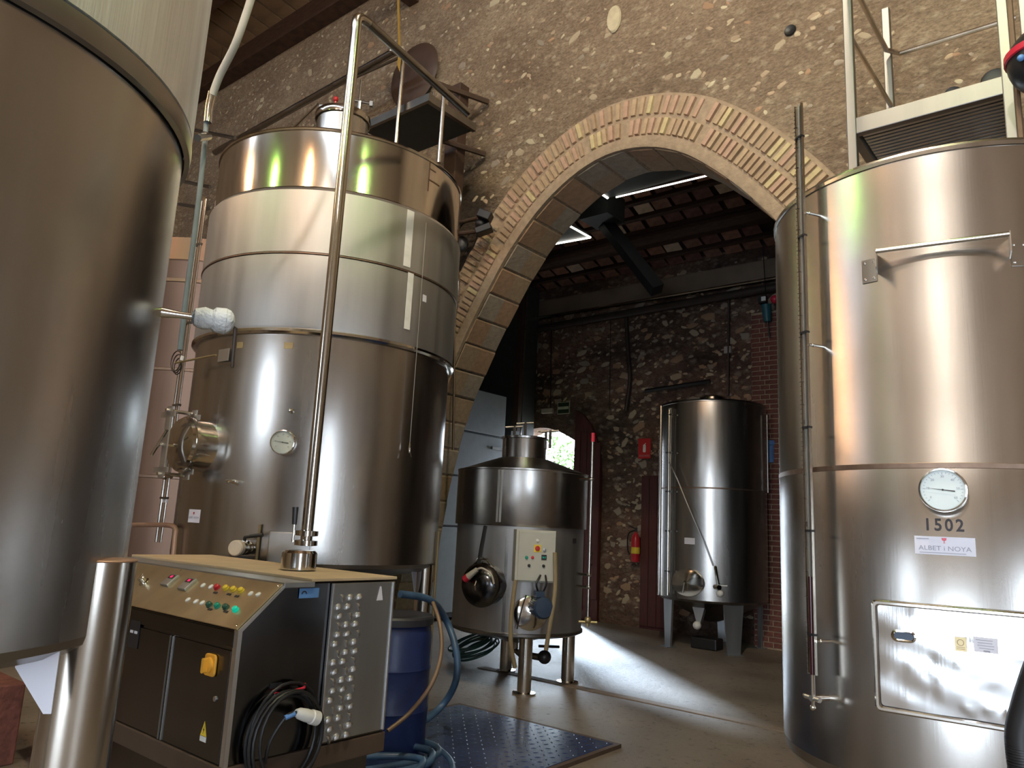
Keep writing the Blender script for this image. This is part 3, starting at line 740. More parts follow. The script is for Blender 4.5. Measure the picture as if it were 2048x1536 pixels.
# frosted sampling valve at right side of the shell
e = at_w(330, 612, T1.c.dot(B)+.35); ph, z_ = T1.on(322, 612)
F = T1.fr(ph+.10, z_)
g = G(F); g.tube([(0,0,-.02),(0,0,.055),(0,.0,.13)], [.02,.012,.012], 14); vv = obj('valve', g, M['chrome'], T1.t)
g = G(F); g.lathe([(.013,.09),(.03,.10),(.04,.13),(.034,.155),(.044,.165),(.046,.20),(.034,.215),(1e-3,.215)], seg=20); g.ball((.0,.0,.20),.045,14,8,(1,1,.7)); obj('frosted_body', g, M['frost'], vv)
g = G(F); g.tube([(0,.0,.20),(0,-.02,.235),(0,-.16,.24)], [.008,.007,.005], 8); obj('handle', g, M['conduit'], vv)

# hose that comes down between the two left tanks
def hp(px, py, w): return at_w(px, py, w)
wv_ = 2.0
P_ = [hp(520,-60,wv_), hp(495,20,wv_), hp(470,90,wv_), hp(440,150,wv_), hp(425,190,wv_)]
t = thing('white_hose', 'white hose hanging down beside the insulated tank with grey lower run', 'hose', hp(372,600,wv_))
g = G(); g.tube(smooth_path(P_), .023, 14); obj('hose', g, M['hosewhite'], t)
P2 = [hp(425,185,wv_), hp(418,215,wv_), hp(415,245,wv_)]
g = G(); g.tube(P2, [.026,.024,.023], 14); obj('ferrule', g, M['chrome'], t)
g = G(); g.tube(smooth_path([hp(413,240,wv_), hp(405,330,wv_), hp(390,460,wv_), hp(374,580,wv_), hp(360,700,wv_)]), .015, 12); obj('lower_hose', g, M['hosegrey'], t)
g = G(); g.tube([hp(395,276,wv_-.3), hp(418,273,wv_)], .02, 8); g.ball(hp(410,273,wv_), .03, 10, 6); obj('clamp', g, M['steel_dark'], t)
t2_ = at_w(447,100,5.9)
g = G(); g.tube([at_w(453,20,5.9), at_w(441,135,5.9)], .004, 5); o = obj('thin_wire', g, M['conduit']); tag(o, 'thin rusty wire hanging from the roof at upper left', 'wire')

# ---------------------------------------------------------------- tank 2, tall banded
k_ = 7.0/6.6
T2 = Tank('banded_tank', 'tall steel tank with pale middle jacket and polished top band behind the control unit', (-1.597*k_-.022, 6.404*k_), 1.122)
zt2, zj1, zj2, zb2 = 4.736, 4.205, 3.03, 1.225
T2.shell('lower_shell', [(1.122,zb2+.03),(1.122,zj2-.03)], M['steel'])
T2.shell('bottom_dish', [(1.122,zb2+.03),(1.115,zb2),(1.0,zb2-.05),(.3,zb2-.16),(1e-3,zb2-.18)], M['steel_dark'])
T2.shell('jacket_lip', [(1.122,zj2-.05),(1.148,zj2-.045),(1.165,zj2-.03),(1.165,zj2-.01),(1.148,zj2)], M['chrome'])
zmid = T2.on(640, 508, 1.152)[1]
T2.shell('cooling_jacket', [(1.148,zj2),(1.152,zj2+.02),(1.152,zmid-.012),(1.142,zmid-.008),(1.142,zmid+.004),(1.156,zmid+.01),(1.156,zj1-.03),(1.135,zj1)], M['steel_jacket'])
T2.shell('jacket_seam', [(1.148,zmid-.008),(1.160,zmid-.006),(1.160,zmid+.004),(1.148,zmid+.006)], M['weld'])
T2.shell('top_band', [(1.135,zj1),(1.126,zj1+.012),(1.126,zt2-.03),(1.136,zt2-.026),(1.139,zt2-.012),(1.132,zt2),(1.115,zt2)], M['steel_rim'])
T2.shell('top_cone', [(1.115,zt2),(.4,zt2+.17),(.3,zt2+.18)], M['steel_dark'])
# neck on top, with clamp ring and lid fittings
nc = at_w(688, 225, T2.c.dot(B)-.1); nc.z = 0
g = G(); zn = zt2+.05
ntop = EYE+ray(688,206).z/Vector((ray(688,206).x, ray(688,206).y)).length*(Vector((nc.x,nc.y)).length-.27)
g.lathe([(.245,zn),(.245,ntop-.06)], nc, 40); nk = obj('neck', g, M['steel'], T2.t)
g = G(); g.lathe([(.25,ntop-.07),(.262,ntop-.065),(.268,ntop-.03),(.262,ntop),(.24,ntop+.012),(1e-3,ntop+.05)], nc, 40); obj('neck_lid', g, M['steel_rim'], nk)
g = G(); b = nc+Vector((.17,-.1,ntop)); g.tube([b, b+Vector((0,0,.12))], .02, 8); g.tube([b+Vector((-.05,0,.13)), b+Vector((.13,.02,.11))], .013, 8); g.box(b+Vector((.11,0,.10)), (.03,.03,.05)); obj('lid_clamp', g, M['steel_dark'], nk)
g = G(); b = nc+Vector((-.06,-.12,ntop)); g.tube([b, b+Vector((0,0,.10))], .012, 8); g.ball(b+Vector((0,0,.12)), .028, 10, 6); obj('red_knob', g, M['red'], nk)
g = G(); b = nc+Vector((-.24,.2,ntop-.1)); g.tube([b, b+Vector((0,0,.28))], .05, 12); g.box(b+Vector((.02,0,.28)), (.14,.12,.06)); obj('vent_valve', g, M['steel_dark'], nk)
th2 = thermometer(T2, 569, 886, .092)
digits_on_dial(th2, T2, 569, 886, .092)
# round side manhole with its bracket frames, seen edge on at the left
mp, mz = T2.on(425, 892); F = T2.fr(mp-.12, mz)
g = G(F); g.lathe([(.20,-.1),(.20,.13),(.215,.135),(.215,.16),(.2,.165)], seg=40); mh = obj('manhole', g, M['chrome'], T2.t)
g = G(F); g.lathe([(.2,.165),(.195,.19),(.12,.22),(1e-3,.235)], seg=40); obj('manhole_cover', g, M['steel_rim'], mh)
for zo in (.10, .30):
    g = G(F); r1 = .235
    g.prism([(-.02,-.27),(.05,-.27),(.05,.27),(-.02,.27)], zo, zo+.012); g.prism([(-.10,-.23),(.10,-.23),(.10,-.19),(-.10,-.19)], zo, zo+.012); g.prism([(-.10,.19),(.10,.19),(.10,.23),(-.10,.23)], zo, zo+.012)
    obj('bracket_frame', g, M['plate'], mh, smooth=False)
g = G(F); g.tube([(-.02,-.02,.2),(-.02,-.02,.33),(-.1,-.1,.34),(.08,.08,.34)], .012, 8); g.tube([(0,.24,.12),(0,.24,.33)], .014, 8); g.tube([(0,-.24,.12),(0,-.24,.33)], .014, 8); obj('manhole_lock', g, M['chrome'], mh)
# sampling tap, tag plate, bottom valve, tri-clamp patches
ph, z_ = T2.on(472, 964); F = T2.fr(ph, z_)
g = G(F); g.tube([(0,0,-.01),(0,0,.06),(-.015,-.01,.085)], [.018,.012,.008], 10); g.tube([(-.05,.008,.05),(.03,.004,.05)], .006, 8); obj('sample_tap', g, M['chrome'], T2.t)
lb, ph, z_ = label_plate(T2, 388, 1032, .16, .10)
g = G(T2.fr(ph, z_+.03, off=.004)); g.prism([(-.01,0),(.01,0),(.006,-.012),(0,-.02),(-.006,-.012)], 0, .001); obj('label_mark', g, M['red'], lb, smooth=False)
text('label_text', 'ALBET i NOYA', .022, M['greyink'], None, lb, wrap=T2.wrap(ph, z_-.012, 1.125))
ph, z_ = T2.on(500, 1095); F = T2.fr(ph, z_)
g = G(F); g.tube([(0,0,-.02),(0,0,.17)], .034, 16); bv = obj('bottom_valve', g, M['chrome'], T2.t)
for zz in (.05,.12,.17):
    g = G(F); g.lathe([(.034,zz-.012),(.052,zz-.008),(.052,zz+.008),(.034,zz+.012)], seg=20); obj('clamp_ring', g, M['chrome'], bv)
g = G(F @ Matrix.Translation((0,0,.18)) @ Matrix.Rotation(-.0, 4, 'X')); g.lathe([(1e-3,.05),(.048,.05),(.056,.04),(.056,0),(.04,-.012)], seg=24); obj('cap', g, M['cream'], bv)
g = G(F); g.tube([(.0,.03,.09),(.0,.075,.10)], .012, 8); g.tube([(.0,.075,.10),(.06,.085,.12)], .012, 8); g.tube([(.05,.085,.12),(.15,.10,.13)], .014, 8); obj('valve_lever', g, M['blackplastic'], bv)
g = G()
ph, z_ = T2.on(578, 1098); T2.patch(g, ph, z_, .30, .24, T2.R, .012); obj('wear_plate', g, M['plate'], T2.t, bevel=.004)
for (px, py, w, h) in ((480,690,.06,.05),(577,691,.07,.05)):
    g = G(); ph, z_ = T2.on(px, py); T2.patch(g, ph, z_, w, h, T2.R, .002); obj('sticker_residue', g, M['brass'], T2.t, smooth=False)
for (px, py, w, h) in ((849,597,.045,.06),(858,352,.012,.28),(868,365,.16,.012),(866,341,.08,.010)):
    g = G(); R_ = 1.154 if py > 500 else 1.127; ph, z_ = T2.on(px, py, R_); T2.patch(g, ph, z_, w, h, R_, .002)
    obj('sticker' if py > 500 else 'chalk_mark', g, M['label'] if py > 500 else M['weld'], T2.t, smooth=False)
for px in (817,):
    for (y0, y1, w) in ((420,535,.07),(545,660,.06)):
        g = G(); p0 = T2.on(px, y0, 1.153); p1 = T2.on(px, y1, 1.153); T2.patch(g, (p0[0]+p1[0])/2, (p0[1]+p1[1])/2, w, p0[1]-p1[1], 1.1565, .003); obj('tape_strip', g, M['white'], T2.t, smooth=False)
g = G(); ph, z_ = T2.on(583, 822); g.m = T2.fr(ph, z_); g.lathe([(.018,0),(.018,.02),(.01,.03),(1e-3,.032)], seg=14); obj('stud', g, M['chrome'], T2.t)
ph, z_ = T2.on(440, 712); F = T2.fr(ph, z_)
g = G(F); g.box((.06,.0,.01), (.14,.10,.006), ry=-.05); obj('bracket_plate', g, M['plate'], T2.t, smooth=False)
# level wire with plumb at right
g = G(); R_ = 1.172; ph, _z = T2.on(832, 700, R_); f0 = T2.fr(ph, 0, R_); za = T2.on(838, 440, R_)[1]; zb = T2.on(822, 900, R_)[1]
pa = f0 @ Vector((0, za, .01)); pb = f0 @ Vector((0, zb, .01)); g.tube([pa, pb], .003, 5); lw = obj('level_wire', g, M['plate'], T2.t)
g = G(); g.tube([pb+Vector((0,0,.06)), pb, pb-Vector((0,0,.03))], [.004,.012,.003], 8); g.tube([pb, pb+Vector((.02,0,-.06))], .003, 5); obj('plumb_hook', g, M['chrome'], lw)
# legs, the right one visible with its gusset
ph, z_ = T2.on(862, 1128)
for k in range(4):
    a = ph+.02+k*PI/2; rad = 1.06; c = T2.c+Vector((math.cos(a)*rad, math.sin(a)*rad, 0))
    g = G(); g.lathe([(.075,.015),(.075,zb2+.02)], c, 28); lg = obj('leg', g, M['tubesteel'], T2.t)
    g = G(); g.lathe([(1e-3,0),(.12,0),(.12,.014),(.075,.02)], c, 28); obj('foot_plate', g, M['chrome'], lg)
    g = G(T2.fr(a-.0, zb2-.01, rad)); g.prism([(-.26,.04),(-.07,.04),(-.07,-.23)], -.05, -.042)
    obj('gusset', g, M['label'], T2.t, smooth=False)
    g = G(T2.fr(a+.09, 0, 1.14)); g.tube([(0,.05,0),(0,zb2+.3,0)], .012, 8); obj('drain_tube', g, M['hosebeige'], T2.t)

# riser pipe in front of the banded tank
rb = at_w(612, 1085, T2.c.dot(B)-1.127-.30+.0)
rb = Vector((rb.x, rb.y, 0)); dl = Vector((rb.x, rb.y)).length
def zat(px, py, d): r = ray(px, py); return EYE+r.z/Vector((r.x, r.y)).length*d
z0, z1 = zat(612,1085,dl), zat(705,30,dl)
t = thing('riser_pipe', 'tall steel riser pipe before the banded tank, lever valve at its foot', 'pipe', rb+Vector((0,0,z0-.2)))
g = G(); g.tube([rb+Vector((0,0,z0)), rb+Vector((0,0,z1-.12))]+smooth_path([rb+Vector((0,0,z1-.10)), rb+Vector((0,0,z1-.03)), rb+B*.03+Vector((0,0,z1)), rb+B*.10+Vector((0,0,z1))], 4), .034, 18); obj('pipe', g, M['tubesteel'], t)
DV = Vector((math.cos(math.radians(59)), math.sin(math.radians(59)), 0)); g = G(); g.tube([rb+B*.10+Vector((0,0,z1)), rb+DV*1.32+Vector((0,0,z1))], .032, 14); obj('top_run', g, M['steel_dark'], t)
for zz in (z0, z0+.055):
    g = G(); g.lathe([(.034,-.02),(.065,-.016),(.065,.012),(.034,.016)], rb+Vector((0,0,zz)), 24); obj('flange', g, M['chrome'], t)
g = G(); vb = max(-.22, 1.297-z0); g.lathe([(1e-3,vb),(.10,vb),(.10,-.06),(.085,-.045),(1e-3,-.04)], rb+Vector((-.03,0,z0)), 28); obj('valve_body', g, M['chrome'], t)
g = G(); q = rb+Vector((-.07,-.03,z0)); g.tube([q, q+Vector((0,0,.12))], .007, 8); lv = obj('lever', g, M['chrome'], t)
g = G(); g.tube([q+Vector((0,0,.10)), q+Vector((-.003,0,.20))], [.014,.018], 10); obj('lever_grip', g, M['blackplastic'], lv)

# ---------------------------------------------------------------- tank 4, steel tank behind, partly hidden, reflected orange light put into its tan
c4 = rm(-8.35, 4.55)
T4 = Tank('tan_tank', 'steel tank tinted tan by reflected orange light, half hidden between the two big left tanks', (c4.x, c4.y), 1.25)
T4.shell('shell', [(1.25,.9),(1.25,4.18),(1.26,4.2),(1.24,4.45)], M['steel_orange_lit'])
T4.shell('bottom_dish', [(1.25,.9),(.6,.75),(1e-3,.7)], M['steel_dark'])
T4.shell('lid', [(1.24,4.45),(.3,4.7),(1e-3,4.72)], M['steel_dark'])
T4.shell('seam_band', [(1.252,3.95),(1.262,3.955),(1.262,3.99),(1.252,3.995)], M['weld'])
for zz in (1.9, 3.0): T4.shell('seam_band', [(1.251,zz),(1.258,zz+.005),(1.258,zz+.03),(1.251,zz+.035)], M['weld'])
legs(T4, 4, .3, 1.1, .07, 1.0)
def tubeon(T, px0, y0, px1, y1, off, r, m, name, par=None, seg=10):
    ph, _ = T.on(px0, y0); f = T.fr(ph, 0, off=off); h = T.c+Vector((math.cos(ph), math.sin(ph), 0))*(T.R+off); d = Vector((h.x, h.y)).length
    za, zb = zat(px0, y0, d), zat(px1, y1, d)
    g = G(); g.tube([f @ Vector((0, za, 0)), f @ Vector((0, zb, 0))], r, seg); return obj(name, g, m, par or T.t), ph, za, zb
# level gauge running down beside the manhole, its own thing
gs = Vector((at_w(372, 640, 3.3).x, at_w(372, 640, 3.3).y, 0)); gd = gs.length
t = thing('level_gauge', 'long double-tube level gauge standing in the gap left of the banded tank', 'gauge', gs+Vector((0,0,zat(345,1085,gd))))
gz0, gz1 = zat(340,1085,gd), zat(392,400,gd)
for dx, r, m in ((0,.013,M['tubesteel']), (.055,.010,M['gaugebrown']), (.085,.008,M['tubesteel'])):
    g = G(); g.tube([gs+A*dx+Vector((0,0,gz0)), gs+A*dx+Vector((0,0,gz1))], r, 8); obj('gauge_tube', g, m, t)
for f in (.12, .38, .62, .86):
    g = G(); g.box(gs+A*.04+Vector((0,0,gz0+(gz1-gz0)*f)), (.11,.03,.02), rz=YAW); obj('gauge_clip', g, M['steel_dark'], t)
g = G(); g.tube([gs+A*-.05+Vector((0,0,zat(352,955,gd))), gs+A*.12+Vector((0,0,zat(352,955,gd)))], .016, 8); g.ball(gs+Vector((0,0,zat(352,955,gd))), .03, 10, 6); obj('gauge_cock', g, M['chrome'], t)
g = G(); g.box(gs+A*.06+Vector((0,0,zat(345,1002,gd))), (.07,.01,.035), rz=YAW); obj('gauge_tag', g, M['label'], t, smooth=False)
# coiled thin cable with a tag
q = at_w(352, 722, 2.9); t = thing('cable_coil', 'thin brown cable coil with a white tag and brass rod beside the banded tank', 'cable', q)
g = G()
for k in range(3):
    P = [q+A*(.085*math.cos(a)*(1-.12*k))+Vector((0,0,.085*math.sin(a)*(1-.1*k)-.02*k))+B*(.012*k) for a in [2*PI*i/24 for i in range(24)]]
    g.tube(P, .005, 6, closed=True)
obj('coil', g, M['conduit'], t)
g = G(); g.tube([at_w(350,726,2.88), at_w(432,710,2.88)], .008, 6); obj('rod', g, M['brass'], t)
g = G(); g.box(at_w(364,716,2.86), (.035,.012,.035), rz=YAW, ry=.3); obj('tag', g, M['white'], t, smooth=False)
# wall ladder rungs above the tan tank
t = thing('wall_rungs', 'pale horizontal bars of a ladder above the tan tank', 'ladder', at_w(400,420,5.4))
for (x0,y0,x1,y1) in ((378,258,470,276),(362,362,420,374),(358,408,418,418)):
    g = G(); g.tube([at_w(x0,y0,5.4), at_w(x1,y1,5.4)], .03, 4); obj('rung', g, M['channel'], t, smooth=False)
g = G(); a_ = at_w(356,350,5.4); g.tube([Vector((a_.x,a_.y,4.4)), Vector((a_.x,a_.y,7.4))], .035, 4); obj('stile', g, M['channel'], t, smooth=False)
# copper pipe behind
t = obj('copper_pipe', G().tube(smooth_path([at_w(262,1050,3.0), at_w(330,1050,3.0), at_w(350,1056,3.0), at_w(350,1075,3.0), at_w(346,1120,3.0)],4), .02, 10), M['copper'])
tag(t, 'short red-brown pipe elbow behind the control unit at left', 'pipe')

# ---------------------------------------------------------------- tank 3, right
T3 = Tank('numbered_tank', 'large steel tank at right with dial, number 1502 and rectangular hatch', (2.046, 3.437), .756)
zt3, zs3 = 3.193, 1.909
T3.shell('shell', [(.756,.74),(.757,zs3-.012),(.756,zs3-.01),(.756,zt3-.03),(.763,zt3-.028),(.764,zt3-.012),(.758,zt3),(.74,zt3)], M['steel'])
T3.shell('seam', [(.7568,zs3-.016),(.7585,zs3-.014),(.7585,zs3+.004),(.7568,zs3+.006)], M['weld'])
T3.shell('top_cone', [(.74,zt3),(.3,zt3+.12),(1e-3,zt3+.14)], M['steel_dark'])
T3.shell('bottom_dish', [(.756,.74),(.75,.70),(.72,.665),(.3,.56),(1e-3,.53)], M['steel_dark'])
th3 = thermometer(T3, 1887, 981, .079, .03); digits_on_dial(th3, T3, 1887, 981, .079, .03)
ph, z_ = T3.on(1887, 1051); text('tank_number', '1502', .062, M['ink'], None, T3.t, wrap=T3.wrap(ph, z_, .7575), bold=.0012, sx=.88, space=1.28)
lb, ph, z_ = label_plate(T3, 1889, 1092, .196, .066, 'name_label')
text('label_text', 'ALBET i NOYA', .0235, M['greyink'], None, lb, wrap=T3.wrap(ph, z_-.010, .7585), sx=1.12)
g = G(); T3.patch(g, ph-.093, z_+.024, .042, .003, .7585, .0006, 3); obj('label_line', g, M['greyink'], lb, smooth=False)
g = G(); T3.patch(g, ph-.01, z_-.026, .150, .0022, .7585, .0006, 5); obj('label_line', g, M['greyink'], lb, smooth=False)
g = G(T3.fr(ph, z_+.021, off=.0026)); g.prism([(-.008,.008),(.008,.008),(.007,.0),(.0015,-.004),(-.0015,-.004),(-.007,.0)], 0, .0006); g.prism([(-.001,-.003),(.001,-.003),(.001,-.009),(.005,-.011),(-.005,-.011),(-.001,-.009)], 0, .0006); obj('label_emblem', g, M['redplastic'], lb, smooth=False)
# small weld scars and the lifting handle bar
pl, zl = T3.on(1752, 523); pr, zr = T3.on(2008, 505)
pb0 = T3.fr(T3.on(1752,506)[0], T3.on(1752,506)[1], off=.075) @ Vector((0,0,0)); 
pa, za = T3.on(1750, 535); pc_, zc = T3.on(2025, 500)
mid = (pa+pc_)/2; F = T3.fr(mid, za+.02); half = T3.R*math.sin((pc_-pa)/2)
g = G(F); dz = T3.R*(math.cos((pc_-pa)/2)-1)
zz0 = dz+.085
g.tube([(-half+.01,.02,zz0),(half-.01,.02,zz0)], .010, 12); hb = obj('lifting_bar', g, M['chrome'], T3.t)
for sgn, phx in ((-1, pa), (1, pc_)):
    g = G(F); x = sgn*(half-.01); g.prism([(x-.002,-.05),(x+.002,-.05),(x+.002,.03),(x-.002,.03)], dz-.01, zz0+.01); obj('bar_bracket', g, M['steel'], hb, smooth=False)
    g = G(); T3.patch(g, phx-.03*1 if sgn < 0 else phx+.03, za-.01, .06, .10, T3.R, .004); obj('bracket_pad', g, M['steel'], hb, smooth=False)
    for bx in (-.018, .018):
        for by in (-.035, .035):
            g = G(T3.fr((phx-.03 if sgn < 0 else phx+.03)+bx/T3.R, za-.01+by, off=.004)); g.lathe([(.005,0),(.005,.003),(1e-3,.004)], seg=8); obj('rivet', g, M['chrome'], hb)
# rectangular hatch: pressed frame and door
dl_, dzt = T3.on(1745, 1200); _, dzb = T3.on(1750, 1418)
dr_ = T3.on(2045, 1340)[0]+.06
dm = math.radians(-35.5)-PI/2
cpx, cpy = 1905, 1320
F = T3.fr(dm, T3.on(cpx, cpy)[1], off=.018)
def _pl(px, py):
    n = Vector((F[0][2], F[1][2], F[2][2])); r = ray(px, py); t = (F.translation-EYEV).dot(n)/r.dot(n); return F.inverted() @ (EYEV+r*t)
qtl, qbl, qbr = _pl(1744,1198), _pl(1750,1420), _pl(2085,1482)
hw = (qbr.x-qbl.x)/2; hh = (qtl.y-qbl.y)/2
F = F @ Matrix.Translation(((qbl.x+qtl.x)/2+hw, (qtl.y+qbl.y)/2, 0))
def rrect(w, h, r, n=5):
    P = []
    for cx, cy_, a in ((w-r,h-r,0),(-w+r,h-r,PI/2),(-w+r,-h+r,PI),(w-r,-h+r,1.5*PI)):
        for i in range(n+1): P.append((cx+r*math.cos(a+PI/2*i/n), cy_+r*math.sin(a+PI/2*i/n)))
    return P
def ringframe(g, secs, n=5):
    # secs: list of (halfw, halfh, r, z)
    k = None
    base = None; vs = []; fs = []
    for (w, h, r, z) in secs:
        P = rrect(w, h, r, n); k = len(P); vs += [(x, y, z) for x, y in P]
    for j in range(len(secs)-1):
        for i in range(k): fs.append((j*k+i, j*k+(i+1) % k, (j+1)*k+(i+1) % k, (j+1)*k+i))
    return vs, fs, k
g = G(F); vs, fs, k = ringframe(g, [(hw,hh,.02,-.16),(hw,hh,.02,.008),(hw-.006,hh-.006,.016,.016),(hw-.014,hh-.014,.014,.016),(hw-.019,hh-.019,.012,.006)]); g.add(vs, fs)
hf = obj('hatch_frame', g, M['chrome'], T3.t)
NX, NY = 46, 30; g = G(F); vs = []; fs = []; rd = random.Random(5)
dents = [(rd.uniform(-1,1), rd.uniform(-1,1), rd.uniform(.008,.02), rd.choice((-1,1))*rd.uniform(.0004,.0014)) for _ in range(34)] + [(rd.uniform(-.6,1), -.86+rd.uniform(-.06,.06), .012, .002) for _ in range(8)]
for i in range(NX+1):
    for j in range(NY+1):
        u, v = -1+2*i/NX, -1+2*j/NY; x, y = u*(hw-.018), v*(hh-.018)
        z = .007*(1-u*u)*(1-v*v)+.0 + .0016*math.sin(u*5+v*3)*math.cos(v*6)
        for (a, b, r, d_) in dents:
            q2 = ((x-a*(hw-.03))**2+(y-b*(hh-.03))**2)/(r*r)
            if q2 < 6: z += d_*math.exp(-q2)
        vs.append((x, y, z))
for i in range(NX):
    for j in range(NY): a = i*(NY+1)+j; fs.append((a, a+NY+1, a+NY+2, a+1))
g.add(vs, fs); hd = obj('hatch_door', g, M['door_steel'], T3.t, angle=60)
def onplane(px, py, F):
    o = F.translation; n = Vector((F[0][2], F[1][2], F[2][2])); r = ray(px, py); t = (o-EYEV).dot(n)/r.dot(n); return F.inverted() @ (EYEV+r*t)
q = onplane(1808, 1272, F)
g = G(F @ Matrix.Translation((q.x, q.y, .009))); vs, fs, k = ringframe(g, [(.042,.022,.0219,-.004),(.042,.022,.0219,.003),(.036,.016,.0159,.006),(.032,.012,.0119,.002)]); g.add(vs, fs); ev = obj('oval_grip_rim', g, M['chrome'], hd)
g = G(F @ Matrix.Translation((q.x, q.y, .009))); g.prism(rrect(.033,.013,.0129), 0, .002); obj('oval_recess', g, M['motor'], ev, smooth=False)
q = onplane(1922, 1288, F)
g = G(F @ Matrix.Translation((q.x, q.y, .012))); g.box((0,0,0), (.036,.048,.002)); bp = obj('brass_plate', g, M['brass'], hd, smooth=False)
g = G(F @ Matrix.Translation((q.x, q.y+.006, .0135))); g.lathe([(.009,0),(.011,0),(.011,.0006),(.009,.0006)], seg=20); g.box((0,-.022,0), (.026,.0015,.0008)); g.box((0,-.016,0), (.026,.0015,.0008)); obj('plate_emblem', g, M['weld'], bp, smooth=False)
q = onplane(1972, 1290, F)
g = G(F @ Matrix.Translation((q.x, q.y, .012))); g.box((0,0,0), (.072,.05,.0015)); rp = obj('rating_plate', g, M['label'], hd, smooth=False)
g = G(F @ Matrix.Translation((q.x, q.y, .013)))
for k in range(4): g.box((-.004+.002*k, .016-.009*k, 0), (.05-.006*(k % 2),.0018,.0006))
g.box((.002,-.02,0), (.02,.005,.0005)); obj('plate_lines', g, M['greyink'], rp, smooth=False)
# level gauge of tank 3
ph, z_ = T3.on(1656, 1398); offg = .075
h = T3.c+Vector((math.cos(ph), math.sin(ph), 0))*(T3.R+offg); d = Vector((h.x, h.y)).length
zb, zt, zc0 = zat(1652, 1352, d), zat(1612, 208, d), zat(1655, 1400, d)
f0 = T3.fr(ph, 0, off=offg)
t = obj('gauge_scale', G(f0).box((-.018,(zb+zt)/2,.0), (.0035,zt-zb,.012)), M['tubesteel'], T3.t, smooth=False)
t2 = obj('gauge_scale', G(f0).box((.022,(zb+zt)/2,.0), (.0035,zt-zb,.012)), M['tubesteel'], T3.t, smooth=False)
zwine = zat(1652, 1155, d)
obj('gauge_back', G(f0).box((.002,(zb+zt)/2,-.008), (.036,zt-zb,.002)), M['cream'], T3.t, smooth=False)
g = G(f0); g.tube([(.003,zb,0),(.003,zt,0)], .0085, 12); obj('gauge_glass', g, M['glass'], T3.t)
g = G(f0); g.tube([(.003,zb,0),(.003,zwine,0)], .0095, 12); obj('wine_column', g, M['wine'], T3.t)
g = G(f0); n_ = int((zt-zb)/.02)
for k in range(n_): g.box((-.021,zb+.02*k,.0), (.008 if k % 5 else .014,.0016,.013))
obj('scale_marks', g, M['ink'], T3.t, smooth=False)
for (px, py) in ((1626,272),(1636,470),(1643,664),(1650,855),(1652,1063),(1660,1272)):
    obj('gauge_clip', G(f0).box((.006,zat(px,py,d),.0), (.036,.009,.022)), M['black'], T3.t, smooth=False)
for (px, py) in ((1650,425),(1656,690),(1670,1285)):
    zz = zat(px,py,d); g = G(f0); g.tube([(.03,zz,-offg),(.03,zz,.0)], .006, 8); g.ball((.03,zz,-.02), .009, 8, 6); obj('gauge_standoff', g, M['chrome'], T3.t)
text('gauge_number', '2', .028, M['ink'], f0 @ Matrix.Translation((.003, zat(1652,1050,d), .012)), T3.t)
text('gauge_number', '1', .028, M['ink'], f0 @ Matrix.Translation((.003, zat(1648,845,d), .012)), T3.t)
g = G(f0); g.tube([(.003,zb+.01,0),(.003,zc0,0)], .008, 10); g.tube([(.0,zc0,-offg),(.0,zc0,.01)], .012, 12); g.tube([(-.04,zc0,0),(.04,zc0,0)], .010, 10); g.ball((-.045,zc0+.002,0), .009, 8, 6); g.ball((.0,zc0-.035,0), .012, 10, 6); g.tube([(0,zc0,0),(0,zc0-.03,0)], .007, 8); obj('gauge_cock', g, M['chrome'], T3.t)
# legs of tank 3
pl_, _ = T3.on(1668, 1500)
for k in range(4):
    a = T3.on(1700, 1440)[0]-.12+k*PI/2; c = T3.c+Vector((math.cos(a)*.62, math.sin(a)*.62, 0))
    g = G(); g.lathe([(.05,.012),(.05,.68)], c, 28); lg = obj('leg', g, M['tubesteel'], T3.t)
    g = G(); g.disc(.08, c, .012, 28); obj('foot_plate', g, M['chrome'], lg)
for (px, py) in ((1722,350),(1800,330),(1880,316)):
    pass
# black corrugated hose at the right edge
P = smooth_path([at_w(2130,1240,2.1), at_w(2085,1330,2.1), at_w(2058,1410,2.1), at_w(2044,1480,2.1), at_w(2060,1600,2.1)], 8)
g = G(); g.tube(P, [.028]*len(P), 18)
# finer corrugation rings
for i in range(0, len(P)-1):
    for f in (0, .33, .66):
        c = P[i].lerp(P[i+1], f); t_ = (P[i+1]-P[i]).normalized(); x = t_.orthogonal().normalized(); y = t_.cross(x)
        g.tube([c+(x*math.cos(a)+y*math.sin(a))*.030 for a in [2*PI*j/14 for j in range(14)]], .004, 5, closed=True)
o = obj('corrugated_hose', g, M['black']); tag(o, 'black corrugated hose beside the hatch at the right edge', 'hose')

# ---------------------------------------------------------------- platform above tank 3
PW = 4.62; t = thing('steel_platform', 'steel service platform with ribbed deck above the numbered tank', 'platform', rm(-.7, PW+.5, 4.1))
sL, sR, zc = -1.15, -.33, 4.15
pz = 4.15
g = G(ROOM((sL+sR)/2-.005, PW, pz)); g.box((0,0,0), (sR-sL+.06,.11,.05)); obj('front_channel', g, M['channel'], t, smooth=False, bevel=.006)
for s_ in (sL, sR):
    g = G(FLAT(s_, PW+.52, pz)); g.box((0,0,0), (.05,1.0,.10)); obj('side_channel', g, M['channel'], t, smooth=False)
g = G(ROOM((sL+sR)/2, PW+1.03, pz)); g.box((0,0,0), (sR-sL,.10,.05)); obj('rear_channel', g, M['channel'], t, smooth=False)
nr = 22
rmesh = mesh_of(G().box((0,0,0), (sR-sL-.07,.026,.03)), M['plate'], False)
for k in range(nr): inst('deck_rib', rmesh, t, FLAT((sL+sR)/2, PW+.05+k*.044, pz-.005))
g = G(FLAT((sL+sR)/2, PW+.52, pz+.02)); g.box((0,0,0), (sR-sL-.06,.96,.006)); obj('deck_plate', g, M['galv'], t, smooth=False)
